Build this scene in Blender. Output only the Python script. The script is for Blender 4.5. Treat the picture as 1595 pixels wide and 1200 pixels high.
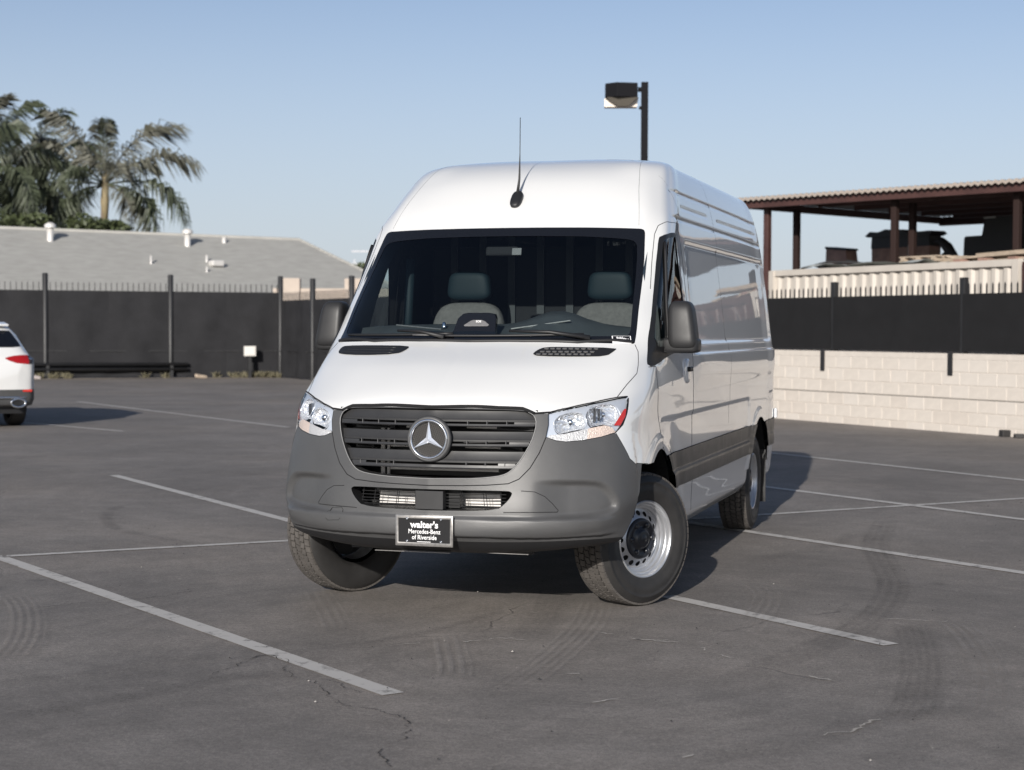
import bpy, bmesh, math, random
import numpy as np
from mathutils import Vector, Matrix
from mathutils.bvhtree import BVHTree
random.seed(7); rng = np.random.default_rng(7)
R = math.radians
scene = bpy.context.scene
col = scene.collection
for o in list(bpy.data.objects): bpy.data.objects.remove(o)

# ------------------------------------------------------------------ camera
cam_d = bpy.data.cameras.new('camera'); cam = bpy.data.objects.new('camera', cam_d); col.objects.link(cam)
YAW, PITCH, ROLL = R(16.416), R(-1.854), R(0.232)
fw = Vector((-math.sin(YAW)*math.cos(PITCH), math.cos(YAW)*math.cos(PITCH), math.sin(PITCH)))
rt = Vector((math.cos(YAW), math.sin(YAW), 0)); up = rt.cross(fw)
rt2 = rt*math.cos(ROLL)+up*math.sin(ROLL); up2 = -rt*math.sin(ROLL)+up*math.cos(ROLL)
m = Matrix((rt2, up2, -fw)).transposed().to_4x4(); m.translation = Vector((2.9434, -9.4815, 1.5494))
cam.matrix_world = m
cam_d.sensor_fit = 'HORIZONTAL'; cam_d.sensor_width = 36; cam_d.lens = 36*2676.3/1595
cam_d.clip_end = 3000; cam_d.clip_start = .1
cam_d.dof.use_dof = True; cam_d.dof.focus_distance = 9.3; cam_d.dof.aperture_fstop = 3.6
scene.camera = cam

# ------------------------------------------------------------------ sky and sun
SUN_DIR = Vector((0.045, -1.0, 0.342)).normalized()      # towards the sun
elev = math.asin(SUN_DIR.z); az = math.atan2(SUN_DIR.x, SUN_DIR.y)
world = bpy.data.worlds.new('World'); scene.world = world; world.use_nodes = True
wn = world.node_tree.nodes; wl = world.node_tree.links
sky = wn.new('ShaderNodeTexSky'); sky.sky_type = 'NISHITA'; sky.sun_disc = False
sky.sun_elevation = elev; sky.sun_rotation = az; sky.altitude = 0
sky.air_density = 0.7; sky.dust_density = 0.9; sky.ozone_density = 2.3
bg = wn['Background']; bg.inputs['Strength'].default_value = 0.104
hs_ = wn.new('ShaderNodeHueSaturation'); hs_.inputs['Saturation'].default_value = .84      # the photograph's muted colour
wl.new(sky.outputs[0], hs_.inputs['Color'])
# pale haze band low over the horizon, the same all round
tcw = wn.new('ShaderNodeTexCoord'); sxw = wn.new('ShaderNodeSeparateXYZ'); wl.new(tcw.outputs['Generated'], sxw.inputs[0])
mrw = wn.new('ShaderNodeMapRange'); mrw.interpolation_type = 'SMOOTHSTEP'
for k_, v_ in (('From Min', -.02), ('From Max', .25), ('To Min', .85), ('To Max', 0)): mrw.inputs[k_].default_value = v_
wl.new(sxw.outputs['Z'], mrw.inputs['Value'])
hz_ = wn.new('ShaderNodeMix'); hz_.data_type = 'RGBA'; wl.new(mrw.outputs[0], hz_.inputs['Factor'])
wl.new(hs_.outputs[0], hz_.inputs['A']); hz_.inputs['B'].default_value = (5.4, 5.75, 6.25, 1)
wl.new(hz_.outputs['Result'], bg.inputs['Color'])
sun_d = bpy.data.lights.new('sun', 'SUN'); sun_d.energy = 5.0; sun_d.angle = R(0.5); sun_d.color = (1, .95, .885)
sun = bpy.data.objects.new('sun', sun_d); col.objects.link(sun)
sun.rotation_euler = SUN_DIR.to_track_quat('Z', 'Y').to_euler(); sun.location = (5, -30, 20)
vs = scene.view_settings; vs.view_transform = 'Standard'; vs.look = 'None'; vs.exposure = 0.10; vs.gamma = 1.0; vs.use_curve_mapping = False
scene.render.film_transparent = False
try: scene.cycles.max_bounces = 8; scene.cycles.transparent_max_bounces = 12
except Exception: pass
# ------------------------------------------------------------------ materials
def new_mat(name):
    mt = bpy.data.materials.new(name); mt.use_nodes = True
    return mt, mt.node_tree.nodes, mt.node_tree.links, mt.node_tree.nodes['Principled BSDF']
def P(name, colr, rough=.5, metal=0., var=0., vscale=8., bump=0., bscale=60., coat=0., spec=.5, coords='Object', dirt=None):
    mt, n, l, b = new_mat(name)
    b.inputs['Roughness'].default_value = rough; b.inputs['Metallic'].default_value = metal
    b.inputs['Specular IOR Level'].default_value = spec
    if coat: b.inputs['Coat Weight'].default_value = coat; b.inputs['Coat Roughness'].default_value = .02
    c = (*colr, 1)
    b.inputs['Base Color'].default_value = c
    mt.diffuse_color = c
    if var or bump or dirt:
        tc = n.new('ShaderNodeTexCoord')
    if var:
        nz = n.new('ShaderNodeTexNoise'); nz.inputs['Scale'].default_value = vscale; nz.inputs['Detail'].default_value = 6; nz.inputs['Roughness'].default_value = .65
        l.new(tc.outputs[coords], nz.inputs['Vector'])
        mr = n.new('ShaderNodeMapRange'); mr.inputs['From Min'].default_value = .3; mr.inputs['From Max'].default_value = .7
        mr.inputs['To Min'].default_value = 1-var; mr.inputs['To Max'].default_value = 1+var
        l.new(nz.outputs['Fac'], mr.inputs['Value'])
        mx = n.new('ShaderNodeVectorMath'); mx.operation = 'SCALE'; mx.inputs[0].default_value = colr
        l.new(mr.outputs[0], mx.inputs['Scale']); l.new(mx.outputs[0], b.inputs['Base Color'])
        r2 = n.new('ShaderNodeMapRange'); r2.inputs['To Min'].default_value = max(0, rough-.1); r2.inputs['To Max'].default_value = min(1, rough+.1)
        l.new(nz.outputs['Fac'], r2.inputs['Value']); l.new(r2.outputs[0], b.inputs['Roughness'])
    if bump:
        nb = n.new('ShaderNodeTexNoise'); nb.inputs['Scale'].default_value = bscale; nb.inputs['Detail'].default_value = 4
        l.new(tc.outputs[coords], nb.inputs['Vector'])
        bp = n.new('ShaderNodeBump'); bp.inputs['Strength'].default_value = bump; bp.inputs['Distance'].default_value = .01
        l.new(nb.outputs['Fac'], bp.inputs['Height']); l.new(bp.outputs[0], b.inputs['Normal'])
    return mt
def glass(name, tint, ior=1.5, rough=0.0, extra=0.0):
    """thin sheet of glass: tinted see-through plus Fresnel reflection"""
    mt, n, l, b = new_mat(name); n.remove(b)
    out = n['Material Output']
    tr = n.new('ShaderNodeBsdfTransparent'); tr.inputs[0].default_value = (*tint, 1)
    gl = n.new('ShaderNodeBsdfGlossy'); gl.inputs['Roughness'].default_value = rough
    fr = n.new('ShaderNodeFresnel'); ge = n.new('ShaderNodeNewGeometry'); io = n.new('ShaderNodeMix')      # a thin sheet reflects alike from both sides
    io.inputs['A'].default_value = ior; io.inputs['B'].default_value = 1/ior; l.new(ge.outputs['Backfacing'], io.inputs['Factor']); l.new(io.outputs['Result'], fr.inputs['IOR'])
    mx = n.new('ShaderNodeMixShader'); l.new(fr.outputs[0], mx.inputs[0]); l.new(tr.outputs[0], mx.inputs[1]); l.new(gl.outputs[0], mx.inputs[2])
    l.new(mx.outputs[0], out.inputs['Surface']); mt.diffuse_color = (*tint, .3)
    return mt
MT = {}
def van_paint():
    mt, n, l, b = new_mat('white_paint')
    g = n.new('ShaderNodeNewGeometry'); mx = n.new('ShaderNodeMix'); mx.data_type = 'RGBA'
    l.new(g.outputs['Backfacing'], mx.inputs['Factor'])          # outside white paint, inside dark cabin trim
    mx.inputs['A'].default_value = (.735, .735, .722, 1); mx.inputs['B'].default_value = (.02, .021, .023, 1)
    l.new(mx.outputs['Result'], b.inputs['Base Color'])
    b.inputs['Roughness'].default_value = .38; b.inputs['Coat Weight'].default_value = 1.0; b.inputs['Coat Roughness'].default_value = .015
    b.inputs['Coat IOR'].default_value = 2.2
    tc = n.new('ShaderNodeTexCoord'); nz = n.new('ShaderNodeTexNoise'); nz.inputs['Scale'].default_value = 2.2; nz.inputs['Detail'].default_value = 1
    l.new(tc.outputs['Object'], nz.inputs['Vector'])
    bp = n.new('ShaderNodeBump'); bp.inputs['Strength'].default_value = .055; bp.inputs['Distance'].default_value = .012
    l.new(nz.outputs['Fac'], bp.inputs['Height']); l.new(bp.outputs[0], b.inputs['Coat Normal'])
    return mt
MT['paint'] = van_paint()
MT['plastic'] = P('grey_bumper_plastic', (.070, .070, .071), .40, var=.10, vscale=3, bump=.10, bscale=700)
MT['plastic_dk'] = P('dark_grille_plastic', (.030, .030, .031), .38, var=.05, vscale=9)
MT['black'] = P('black_plastic', (.012, .012, .013), .5)
MT['gap'] = P('panel_gap', (.006, .006, .007), .9)
MT['gloss_black'] = P('gloss_black', (.008, .009, .012), .08)
MT['chrome'] = P('chrome', (.82, .84, .87), .07, 1.)
MT['silver'] = P('silver_wheel_paint', (.52, .53, .55), .33, .7, var=.06)
MT['alu'] = P('radiator_aluminium', (.66, .64, .62), .45, .35, var=.08, vscale=30)
MT['rubber'] = P('tyre_rubber', (.022, .021, .0205), .60, var=.22, vscale=14, bump=.12, bscale=220)
MT['tread'] = P('dusty_tread', (.082, .074, .067), .85, var=.25, vscale=18)
MT['glass'] = glass('windshield_glass', (.80, .87, .88), 1.6)
MT['sideglass'] = glass('side_glass', (.68, .76, .76))
MT['lens'] = glass('headlamp_lens', (.96, .97, .98), 1.32)
MT['reflector'] = P('lamp_reflector', (.95, .96, .97), .2, .30, bump=.6, bscale=38)
def facet_mat():
    mt, n, l, b = new_mat('faceted_reflector'); b.inputs['Base Color'].default_value = (.92, .93, .95, 1); b.inputs['Metallic'].default_value = .72; b.inputs['Roughness'].default_value = .10
    tc = n.new('ShaderNodeTexCoord'); vo = n.new('ShaderNodeTexVoronoi'); vo.inputs['Scale'].default_value = 42; l.new(tc.outputs['Object'], vo.inputs['Vector'])
    bp = n.new('ShaderNodeBump'); bp.inputs['Strength'].default_value = .75; bp.inputs['Distance'].default_value = .012; l.new(vo.outputs['Distance'], bp.inputs['Height']); l.new(bp.outputs[0], b.inputs['Normal'])
    return mt
MT['reflector'] = facet_mat()
MT['lamp_house'] = P('lamp_housing', (.70, .73, .78), .22, .45, bump=.15, bscale=30)
MT['amber'] = P('turn_signal', (.74, .60, .52), .25, .1, bump=.9, bscale=120)
MT['clear_rib'] = P('ribbed_clear', (.62, .61, .61), .22, .2, bump=.9, bscale=120)
MT['red'] = P('red_marker', (.55, .03, .02), .2, coat=.5)
MT['cabin'] = P('cabin_trim', (.028, .031, .034), .6, var=.15)
MT['dash'] = P('dashboard_top', (.050, .055, .058), .55, var=.12, bump=.1, bscale=400)
MT['seat'] = P('seat_cloth', (.095, .089, .084), .9, var=.22, vscale=40)
MT['star'] = P('star_chrome', (.80, .84, .92), .22, .55)
MT['mirror'] = P('mirror_plastic', (.024, .024, .025), .45, spec=.3, var=.05)
MT['seat_dk'] = P('headrest_vinyl', (.007, .015, .019), .6, spec=.2)
MT['white'] = P('white_print', (.8, .8, .8), .6)
MT['plate'] = P('plate_black', (.010, .010, .011), .3)
MT['plate_frame'] = P('plate_frame_metal', (.30, .29, .28), .35, .7, var=.12, vscale=40)
MT['hub'] = P('hub_cap_black', (.016, .018, .024), .3)

# ------------------------------------------------------------------ mesh helpers
def obj(name, V, F, mat, parent=None, smooth=False, loc=None):
    me = bpy.data.meshes.new(name)
    me.from_pydata([tuple(map(float, v)) for v in V], [], [tuple(int(i) for i in f) for f in F]); me.update()
    mats = mat if isinstance(mat, (list, tuple)) else [mat]
    for q in mats: me.materials.append(q)
    if smooth: me.polygons.foreach_set('use_smooth', [True]*len(me.polygons))
    o = bpy.data.objects.new(name, me); col.objects.link(o)
    if parent: o.parent = parent
    if loc is not None: o.location = loc
    return o
def like(src, parent=None, loc=None, rot=None, scale=None, name=None):
    o = src.copy(); col.objects.link(o)
    if name: o.name = name
    if parent is not None: o.parent = parent
    if loc is not None: o.location = loc
    if rot is not None: o.rotation_euler = rot
    if scale is not None: o.scale = scale
    return o
def tag(o, label=None, cat=None, group=None, kind=None):
    if label: o['label'] = label
    if cat: o['category'] = cat
    if group: o['group'] = group
    if kind: o['kind'] = kind
    return o
def thing(name, label, cat, loc=(0, 0, 0), rz=0., group=None):
    o = bpy.data.objects.new(name, None); col.objects.link(o); o.empty_display_size = .3
    o.location = loc; o.rotation_euler = (0, 0, rz)
    return tag(o, label, cat, group)
def copy_tree(o, parent=None):
    c = o.copy(); col.objects.link(c)
    if parent: c.parent = parent
    for ch in list(o.children): copy_tree(ch, c)
    return c
class MB:
    def __init__(s): s.V = []; s.F = []
    def add(s, V, F):
        k = len(s.V); s.V += [tuple(v) for v in V]; s.F += [tuple(i+k for i in f) for f in F]; return s
    def box(s, c, d, rz=0., tilt=None):
        hx, hy, hz = d[0]/2, d[1]/2, d[2]/2
        V = [Vector((x, y, z)) for x in (-hx, hx) for y in (-hy, hy) for z in (-hz, hz)]
        M = Matrix.Rotation(rz, 4, 'Z')
        if tilt: M = M @ Matrix.Rotation(tilt[0], 4, 'X') @ Matrix.Rotation(tilt[1], 4, 'Y')
        V = [M @ v + Vector(c) for v in V]
        return s.add(V, [(0, 1, 3, 2), (4, 6, 7, 5), (0, 4, 5, 1), (2, 3, 7, 6), (0, 2, 6, 4), (1, 5, 7, 3)])
    def bar(s, a, b, w, h=None):
        a, b = Vector(a), Vector(b); h = h or w; d = (b-a).normalized()
        u = d.cross(Vector((0, 0, 1))); u = Vector((1, 0, 0)) if u.length < 1e-4 else u.normalized(); v = u.cross(d)
        V = [p+u*(sx*w/2)+v*(sy*h/2) for p in (a, b) for sx, sy in ((-1, -1), (1, -1), (1, 1), (-1, 1))]
        return s.add(V, [(3, 2, 1, 0), (4, 5, 6, 7), (0, 1, 5, 4), (1, 2, 6, 5), (2, 3, 7, 6), (3, 0, 4, 7)])
    def tube(s, pts, r, n=8, caps=True):
        pts = [Vector(p) for p in pts]; rings = []; k0 = len(s.V)
        rr = r if isinstance(r, (list, tuple)) else [r]*len(pts)
        prev = None
        for i, p in enumerate(pts):
            d = (pts[min(i+1, len(pts)-1)]-pts[max(i-1, 0)]).normalized()
            if prev is None: u = d.cross(Vector((0, 0, 1))); u = Vector((1, 0, 0)) if u.length < 1e-3 else u.normalized()
            else: u = (prev-d*prev.dot(d)).normalized()
            prev = u; v = d.cross(u)
            for k in range(n):
                a = 2*math.pi*k/n; s.V.append(tuple(p+u*(rr[i]*math.cos(a))+v*(rr[i]*math.sin(a))))
        for i in range(len(pts)-1):
            for k in range(n):
                a = k0+i*n+k; b = k0+i*n+(k+1) % n; s.F.append((a, b, b+n, a+n))
        if caps: s.F.append(tuple(k0+k for k in range(n))[::-1]); s.F.append(tuple(k0+(len(pts)-1)*n+k for k in range(n)))
        return s
    def revolve(s, prof, n=48, axis='X', c=(0, 0, 0), close=False):
        k0 = len(s.V); c = Vector(c); m = len(prof)
        for k in range(n):
            a = 2*math.pi*k/n; ca, sa = math.cos(a), math.sin(a)
            for (h, r) in prof:
                v = {'X': (h, r*ca, r*sa), 'Y': (r*sa, h, r*ca), 'Z': (r*ca, r*sa, h)}[axis]
                s.V.append(tuple(c+Vector(v)))
        for k in range(n):
            for i in range(m-1 if not close else m):
                a = k0+k*m+i; b = k0+k*m+(i+1) % m; c2 = k0+((k+1) % n)*m+(i+1) % m; d = k0+((k+1) % n)*m+i
                s.F.append((a, b, c2, d))
        return s
    def prism(s, poly, f0, f1):
        """poly 2-D points, f0/f1: functions (a,b)->3-D point for the two faces"""
        n = len(poly); s0 = len(s.V)
        s.V += [tuple(f0(*p)) for p in poly]+[tuple(f1(*p)) for p in poly]
        s.F.append(tuple(s0+i for i in range(n))); s.F.append(tuple(s0+n+i for i in range(n))[::-1])
        for i in range(n): j = (i+1) % n; s.F.append((s0+j, s0+i, s0+n+i, s0+n+j))
        return s
    def build(s, name, mat, parent=None, smooth=False, bevel=0., loc=None):
        o = obj(name, s.V, s.F, mat, parent, smooth, loc)
        if bevel or smooth == 'auto':
            bm = bmesh.new(); bm.from_mesh(o.data)
            bmesh.ops.recalc_face_normals(bm, faces=bm.faces)
            if bevel:
                bmesh.ops.bevel(bm, geom=[e for e in bm.edges if len(e.link_faces) == 2 and e.calc_face_angle(0) > .5], offset=bevel, segments=2, affect='EDGES', profile=.5)
            bm.to_mesh(o.data); bm.free()
        return o
def sharp(o, ang=35):
    """smooth shading with sharp edges above the angle"""
    bm = bmesh.new(); bm.from_mesh(o.data)
    for f in bm.faces: f.smooth = True
    for e in bm.edges: e.smooth = not (len(e.link_faces) == 2 and e.calc_face_angle(0) > R(ang))
    bm.to_mesh(o.data); bm.free(); return o
def text(body, size, mat, name, parent, M, extrude=.0008, bold=0., align='CENTER'):
    cu = bpy.data.curves.new(name, 'FONT'); cu.body = body; cu.size = size; cu.extrude = extrude; cu.offset = bold
    cu.align_x = align; cu.align_y = 'CENTER'; cu.resolution_u = 3
    t = bpy.data.objects.new(name+'_c', cu); col.objects.link(t)
    bpy.context.view_layer.update()
    me = bpy.data.meshes.new_from_object(t.evaluated_get(bpy.context.evaluated_depsgraph_get()))
    bpy.data.objects.remove(t)
    o = bpy.data.objects.new(name, me); col.objects.link(o); me.materials.clear(); me.materials.append(mat)
    me.transform(M)
    if parent: o.parent = parent
    return o
def frame(o, x, y, z=None):
    """4x4 from an origin and two axes"""
    x = Vector(x).normalized(); z = x.cross(Vector(y)).normalized(); y = z.cross(x)
    M = Matrix((x, y, z)).transposed().to_4x4(); M.translation = Vector(o); return M
# ---- polygon distance (positive inside) and splitting a mesh along a scalar field
def sdf_poly(pts, poly):
    poly = np.asarray(poly, float); d = np.full(len(pts), 1e9); ins = np.zeros(len(pts), bool); n = len(poly)
    for i in range(n):
        a = poly[i]; b = poly[(i+1) % n]; e = b-a; w = pts-a
        t = np.clip((w@e)/max(e@e, 1e-12), 0, 1); q = w-t[:, None]*e
        d = np.minimum(d, (q*q).sum(1))
        c = ((a[1] > pts[:, 1]) != (b[1] > pts[:, 1])) & (pts[:, 0] < (b[0]-a[0])*(pts[:, 1]-a[1])/((b[1]-a[1]) or 1e-12)+a[0])
        ins ^= c
    d = np.sqrt(d); return np.where(ins, d, -d)
def rounded(poly, it=2, keep=()):
    P_ = [np.array(p, float) for p in poly]
    for _ in range(it):
        Q = []
        for i in range(len(P_)):
            a, b = P_[i], P_[(i+1) % len(P_)]; Q += [a*.75+b*.25, a*.25+b*.75]
        P_ = Q
    return np.array(P_)
def split(V, F, f):
    """-> (inside V,F), (outside V,F) of the field f (per vertex, >0 is inside)"""
    f = np.where(np.abs(f) < 1e-7, 1e-7, f); V = np.asarray(V); NV = [tuple(v) for v in V]; cut = {}
    pos = f > 0; A = []; B = []
    def ip(i, j):
        k = (min(i, j), max(i, j))
        if k not in cut:
            t = f[k[0]]/(f[k[0]]-f[k[1]]); cut[k] = len(NV); NV.append(tuple(V[k[0]]+(V[k[1]]-V[k[0]])*t))
        return cut[k]
    for q in F:
        s = [pos[i] for i in q]
        if all(s): A.append(q)
        elif not any(s): B.append(q)
        else:
            a = []; b = []
            for k in range(len(q)):
                i, j = q[k], q[(k+1) % len(q)]
                (a if pos[i] else b).append(i)
                if pos[i] != pos[j]: c = ip(i, j); a.append(c); b.append(c)
            if len(a) > 2: A.append(tuple(a))
            if len(b) > 2: B.append(tuple(b))
    NV = np.array(NV)
    def pack(FF):
        if not FF: return np.zeros((0, 3)), []
        used = np.unique(np.concatenate([np.array(q) for q in FF])); mp = np.full(len(NV), -1); mp[used] = np.arange(len(used))
        return NV[used], [tuple(mp[list(q)]) for q in FF]
    return pack(A), pack(B)
def vnormals(V, F):
    N = np.zeros((len(V), 3))
    for q in F:
        a, b, c = V[q[0]], V[q[1]], V[q[2]]; n = np.cross(b-a, c-a)
        if len(q) > 3: n = n+np.cross(c-a, V[q[3]]-a)
        for i in q: N[i] += n
    return N/np.maximum(np.linalg.norm(N, axis=1, keepdims=True), 1e-12)
def mirrored(V, F):
    V = np.asarray(V); n = len(V); V2 = V*[-1, 1, 1]
    mp = np.arange(n)+n; on = np.abs(V[:, 0]) < 1e-5; mp[on] = np.where(on)[0]
    return np.concatenate([V, V2]), list(F)+[tuple(mp[list(q)][::-1]) for q in F]
def sstep(a, b, x): t = np.clip((x-a)/(b-a), 0, 1); return t*t*(3-2*t)
# ------------------------------------------------------------------ ground
def asphalt():
    mt, n, l, b = new_mat('asphalt')
    tc = n.new('ShaderNodeTexCoord')
    def noise(scale, det=5, rough=.6, vec=None, dist=0):
        q = n.new('ShaderNodeTexNoise'); q.inputs['Scale'].default_value = scale; q.inputs['Detail'].default_value = det; q.inputs['Roughness'].default_value = rough; q.inputs['Distortion'].default_value = dist
        l.new(vec or tc.outputs['Object'], q.inputs['Vector']); return q.outputs['Fac']
    def mp(v, a, b_, c, d):
        q = n.new('ShaderNodeMapRange'); q.inputs['From Min'].default_value = a; q.inputs['From Max'].default_value = b_; q.inputs['To Min'].default_value = c; q.inputs['To Max'].default_value = d
        l.new(v, q.inputs['Value']); return q.outputs[0]
    def ma(op, x, y=None, clamp=False):
        q = n.new('ShaderNodeMath'); q.operation = op; q.use_clamp = clamp
        for i, v in enumerate((x, y)):
            if v is None: continue
            if isinstance(v, (int, float)): q.inputs[i].default_value = v
            else: l.new(v, q.inputs[i])
        return q.outputs[0]
    sep = n.new('ShaderNodeSeparateXYZ'); l.new(tc.outputs['Object'], sep.inputs[0])
    # broad patches, streaks along the driving direction, fine grain
    f = mp(noise(.22, 4, .55), .3, .7, .86, 1.12)
    st = n.new('ShaderNodeMapping'); st.inputs['Rotation'].default_value = (0, 0, R(-25)); st.inputs['Scale'].default_value = (.25, 2.2, 1); l.new(tc.outputs['Object'], st.inputs['Vector'])
    f = ma('MULTIPLY', f, mp(noise(1.0, 8, .7, st.outputs[0]), .3, .7, .97, 1.03))
    f = ma('MULTIPLY', f, mp(noise(4.5, 7, .75), .3, .7, .84, 1.16))
    f = ma('MULTIPLY', f, mp(noise(130, 3, .85), .25, .75, .5, 1.5))
    f = ma('MULTIPLY', f, mp(noise(42, 4, .85), .3, .7, .66, 1.34))
    f = ma('MULTIPLY', f, mp(noise(.75, 5, .6), .35, .7, .84, 1.14))
    # tyre scuffs: arcs of rubber and pale scrape
    wob = noise(.6, 2)
    def arc(cx, cy, r, w, a0, a1, amt, fr=0.):
        nonlocal f
        dx = ma('SUBTRACT', sep.outputs[0], cx); dy = ma('SUBTRACT', sep.outputs[1], cy)
        rr = ma('SQRT', ma('ADD', ma('MULTIPLY', dx, dx), ma('MULTIPLY', dy, dy)))
        rr = ma('ADD', rr, ma('MULTIPLY', ma('SUBTRACT', wob, .5), .08))
        d = ma('ABSOLUTE', ma('SUBTRACT', rr, r))
        band = mp(d, w*.6, w, 1, 0)
        if fr: band = ma('MULTIPLY', band, mp(ma('SINE', ma('MULTIPLY', rr, fr)), -.3, .6, .15, 1))
        an = ma('ARCTAN2', dy, dx)
        mid = (a0+a1)/2; hw = (a1-a0)/2
        am = mp(ma('ABSOLUTE', ma('SUBTRACT', an, mid)), hw*.6, hw, 1, 0)
        k = ma('MULTIPLY', ma('MULTIPLY', band, am), mp(noise(3.5, 5, .7), .3, .62, .25, 1))
        f = ma('MULTIPLY', f, ma('ADD', 1, ma('MULTIPLY', k, amt*1.7)))
    for a in SCUFFS: arc(*a)
    # concentric sweeps left by turning cars
    for cx, cy, fr_, amt in ((.9, -1.6, 7.0, .10), (-4.6, -1.0, 6.0, .09), (4.5, -4.2, 6.0, .09), (-2.0, 6.0, 5.0, .09), (1.4, -5.2, 8.0, .08)):
        dx = ma('SUBTRACT', sep.outputs[0], cx); dy = ma('SUBTRACT', sep.outputs[1], cy)
        rr = ma('SQRT', ma('ADD', ma('MULTIPLY', dx, dx), ma('MULTIPLY', dy, dy))); an = ma('ARCTAN2', dy, dx)
        cb = n.new('ShaderNodeCombineXYZ'); l.new(ma('MULTIPLY', rr, fr_), cb.inputs[0]); l.new(ma('MULTIPLY', an, .9), cb.inputs[1])
        nn_ = noise(1.0, 9, .76, cb.outputs[0], .2); near = mp(rr, 3.5, 6.5, 1, 0)
        f = ma('MULTIPLY', f, ma('ADD', 1, ma('MULTIPLY', ma('MULTIPLY', mp(nn_, .32, .68, -1, 1), amt), near)))
    # cracks
    wv = n.new('ShaderNodeTexNoise'); wv.inputs['Scale'].default_value = 1.6; wv.inputs['Detail'].default_value = 6; l.new(tc.outputs['Object'], wv.inputs['Vector'])
    ad = n.new('ShaderNodeVectorMath'); ad.operation = 'MULTIPLY_ADD'; ad.inputs[1].default_value = (.55, .55, 0); l.new(wv.outputs['Color'], ad.inputs[0]); l.new(tc.outputs['Object'], ad.inputs[2])
    vo = n.new('ShaderNodeTexVoronoi'); vo.feature = 'DISTANCE_TO_EDGE'; vo.inputs['Scale'].default_value = .36; l.new(ad.outputs[0], vo.inputs['Vector'])
    ck = mp(vo.outputs['Distance'], .0008, .0032, 1, 0)
    ck = ma('MULTIPLY', ck, mp(noise(.7, 3), .53, .64, 0, 1))
    f = ma('MULTIPLY', f, ma('SUBTRACT', 1, ma('MULTIPLY', ck, .5)))
    rim = ma('MULTIPLY', mp(vo.outputs['Distance'], .003, .02, 1, 0), mp(noise(.7, 3), .53, .64, 0, .08)); f = ma('ADD', f, rim)
    # pale chips and dark oil spots
    v2 = n.new('ShaderNodeTexVoronoi'); v2.inputs['Scale'].default_value = 3.0; l.new(tc.outputs['Object'], v2.inputs['Vector'])
    chip = mp(v2.outputs['Distance'], .012, .026, 1, 0); f = ma('ADD', f, ma('MULTIPLY', chip, mp(noise(1.3, 2), .42, .6, 0, 1.6)))
    v3 = n.new('ShaderNodeTexVoronoi'); v3.inputs['Scale'].default_value = .7; l.new(ad.outputs[0], v3.inputs['Vector'])
    f = ma('MULTIPLY', f, mp(v3.outputs['Distance'], .03, .07, .72, 1))
    # sandy dirt drifting away from the back fence
    hue = n.new('ShaderNodeMix'); hue.data_type = 'RGBA'
    hue.inputs['A'].default_value = (.190, .173, .159, 1); hue.inputs['B'].default_value = (.212, .187, .165, 1)
    l.new(mp(noise(.35, 3), .45, .75, 0, 1), hue.inputs['Factor'])
    vm = n.new('ShaderNodeVectorMath'); vm.operation = 'SCALE'; l.new(hue.outputs['Result'], vm.inputs[0]); l.new(f, vm.inputs['Scale'])
    l.new(vm.outputs[0], b.inputs['Base Color'])
    b.inputs['Roughness'].default_value = .82; b.inputs['Specular IOR Level'].default_value = .35
    hb = ma('ADD', ma('MULTIPLY', noise(240, 2, .8), .5), ma('MULTIPLY', noise(30, 4, .7), .6)); hb = ma('SUBTRACT', hb, ma('MULTIPLY', ck, 1.2))
    bp = n.new('ShaderNodeBump'); bp.inputs['Strength'].default_value = .5; bp.inputs['Distance'].default_value = .008
    l.new(hb, bp.inputs['Height']); l.new(bp.outputs[0], b.inputs['Normal'])
    return mt
SCUFFS = []; _OLD = [(2.9, -3.2, 1.0, .13, 1.7, 3.6-.4, .22, 85.), (2.6, -3.0, .62, .09, 1.2, 3.0, .2, 95.), (3.3, -2.0, 1.3, .12, -2.6, -1.2, -.3, 80.), (-.2, -3.2, 1.3, .14, .7, 2.0, .2, 90.), (.1, -2.9, 1.0, .11, .3, 1.6, .18, 100.), (-3.0, -3.0, .9, .12, .4, 1.9, .16, 80.),(1.0, -2.1, 1.75, .10, -1.0, .55, -.22, 90.), (1.9, -4.2, 1.75, .12, -.2, 1.5, .12, 110.), (2.0, -4.1, 1.3, .09, -.2, 1.7, .14, 100.), (.4, .1, 2.35, .13, -1.3, .3, -.25, 70.),
          (-3.9, -2.2, 1.3, .12, -.6, 1.0, .16, 90.), (-4.6, 2.2, 1.25, .14, 1.2, 3.1, -.28, 0.), (.9, -1.7, 1.4, .10, 3.0-3.14-1.2, 1.0, .08, 0.), (-.3, -4.6, 3.6, .30, .9, 2.4, -.13, 0.), (.5, -4.0, 2.2, .2, .9, 2.3, -.12, 0.),
          (1.6, -1.9, 1.15, .13, 1.6, 3.0, .14, 120.), (-2.2, -5.6, 4.4, .25, .9, 2.0, -.14, 0.)]
MT['asphalt'] = asphalt()
tag(obj('ground', [(-1500, -1500, 0), (1500, -1500, 0), (1500, 1500, 0), (-1500, 1500, 0)], [(0, 1, 2, 3)], MT['asphalt']), kind='structure')
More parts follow.
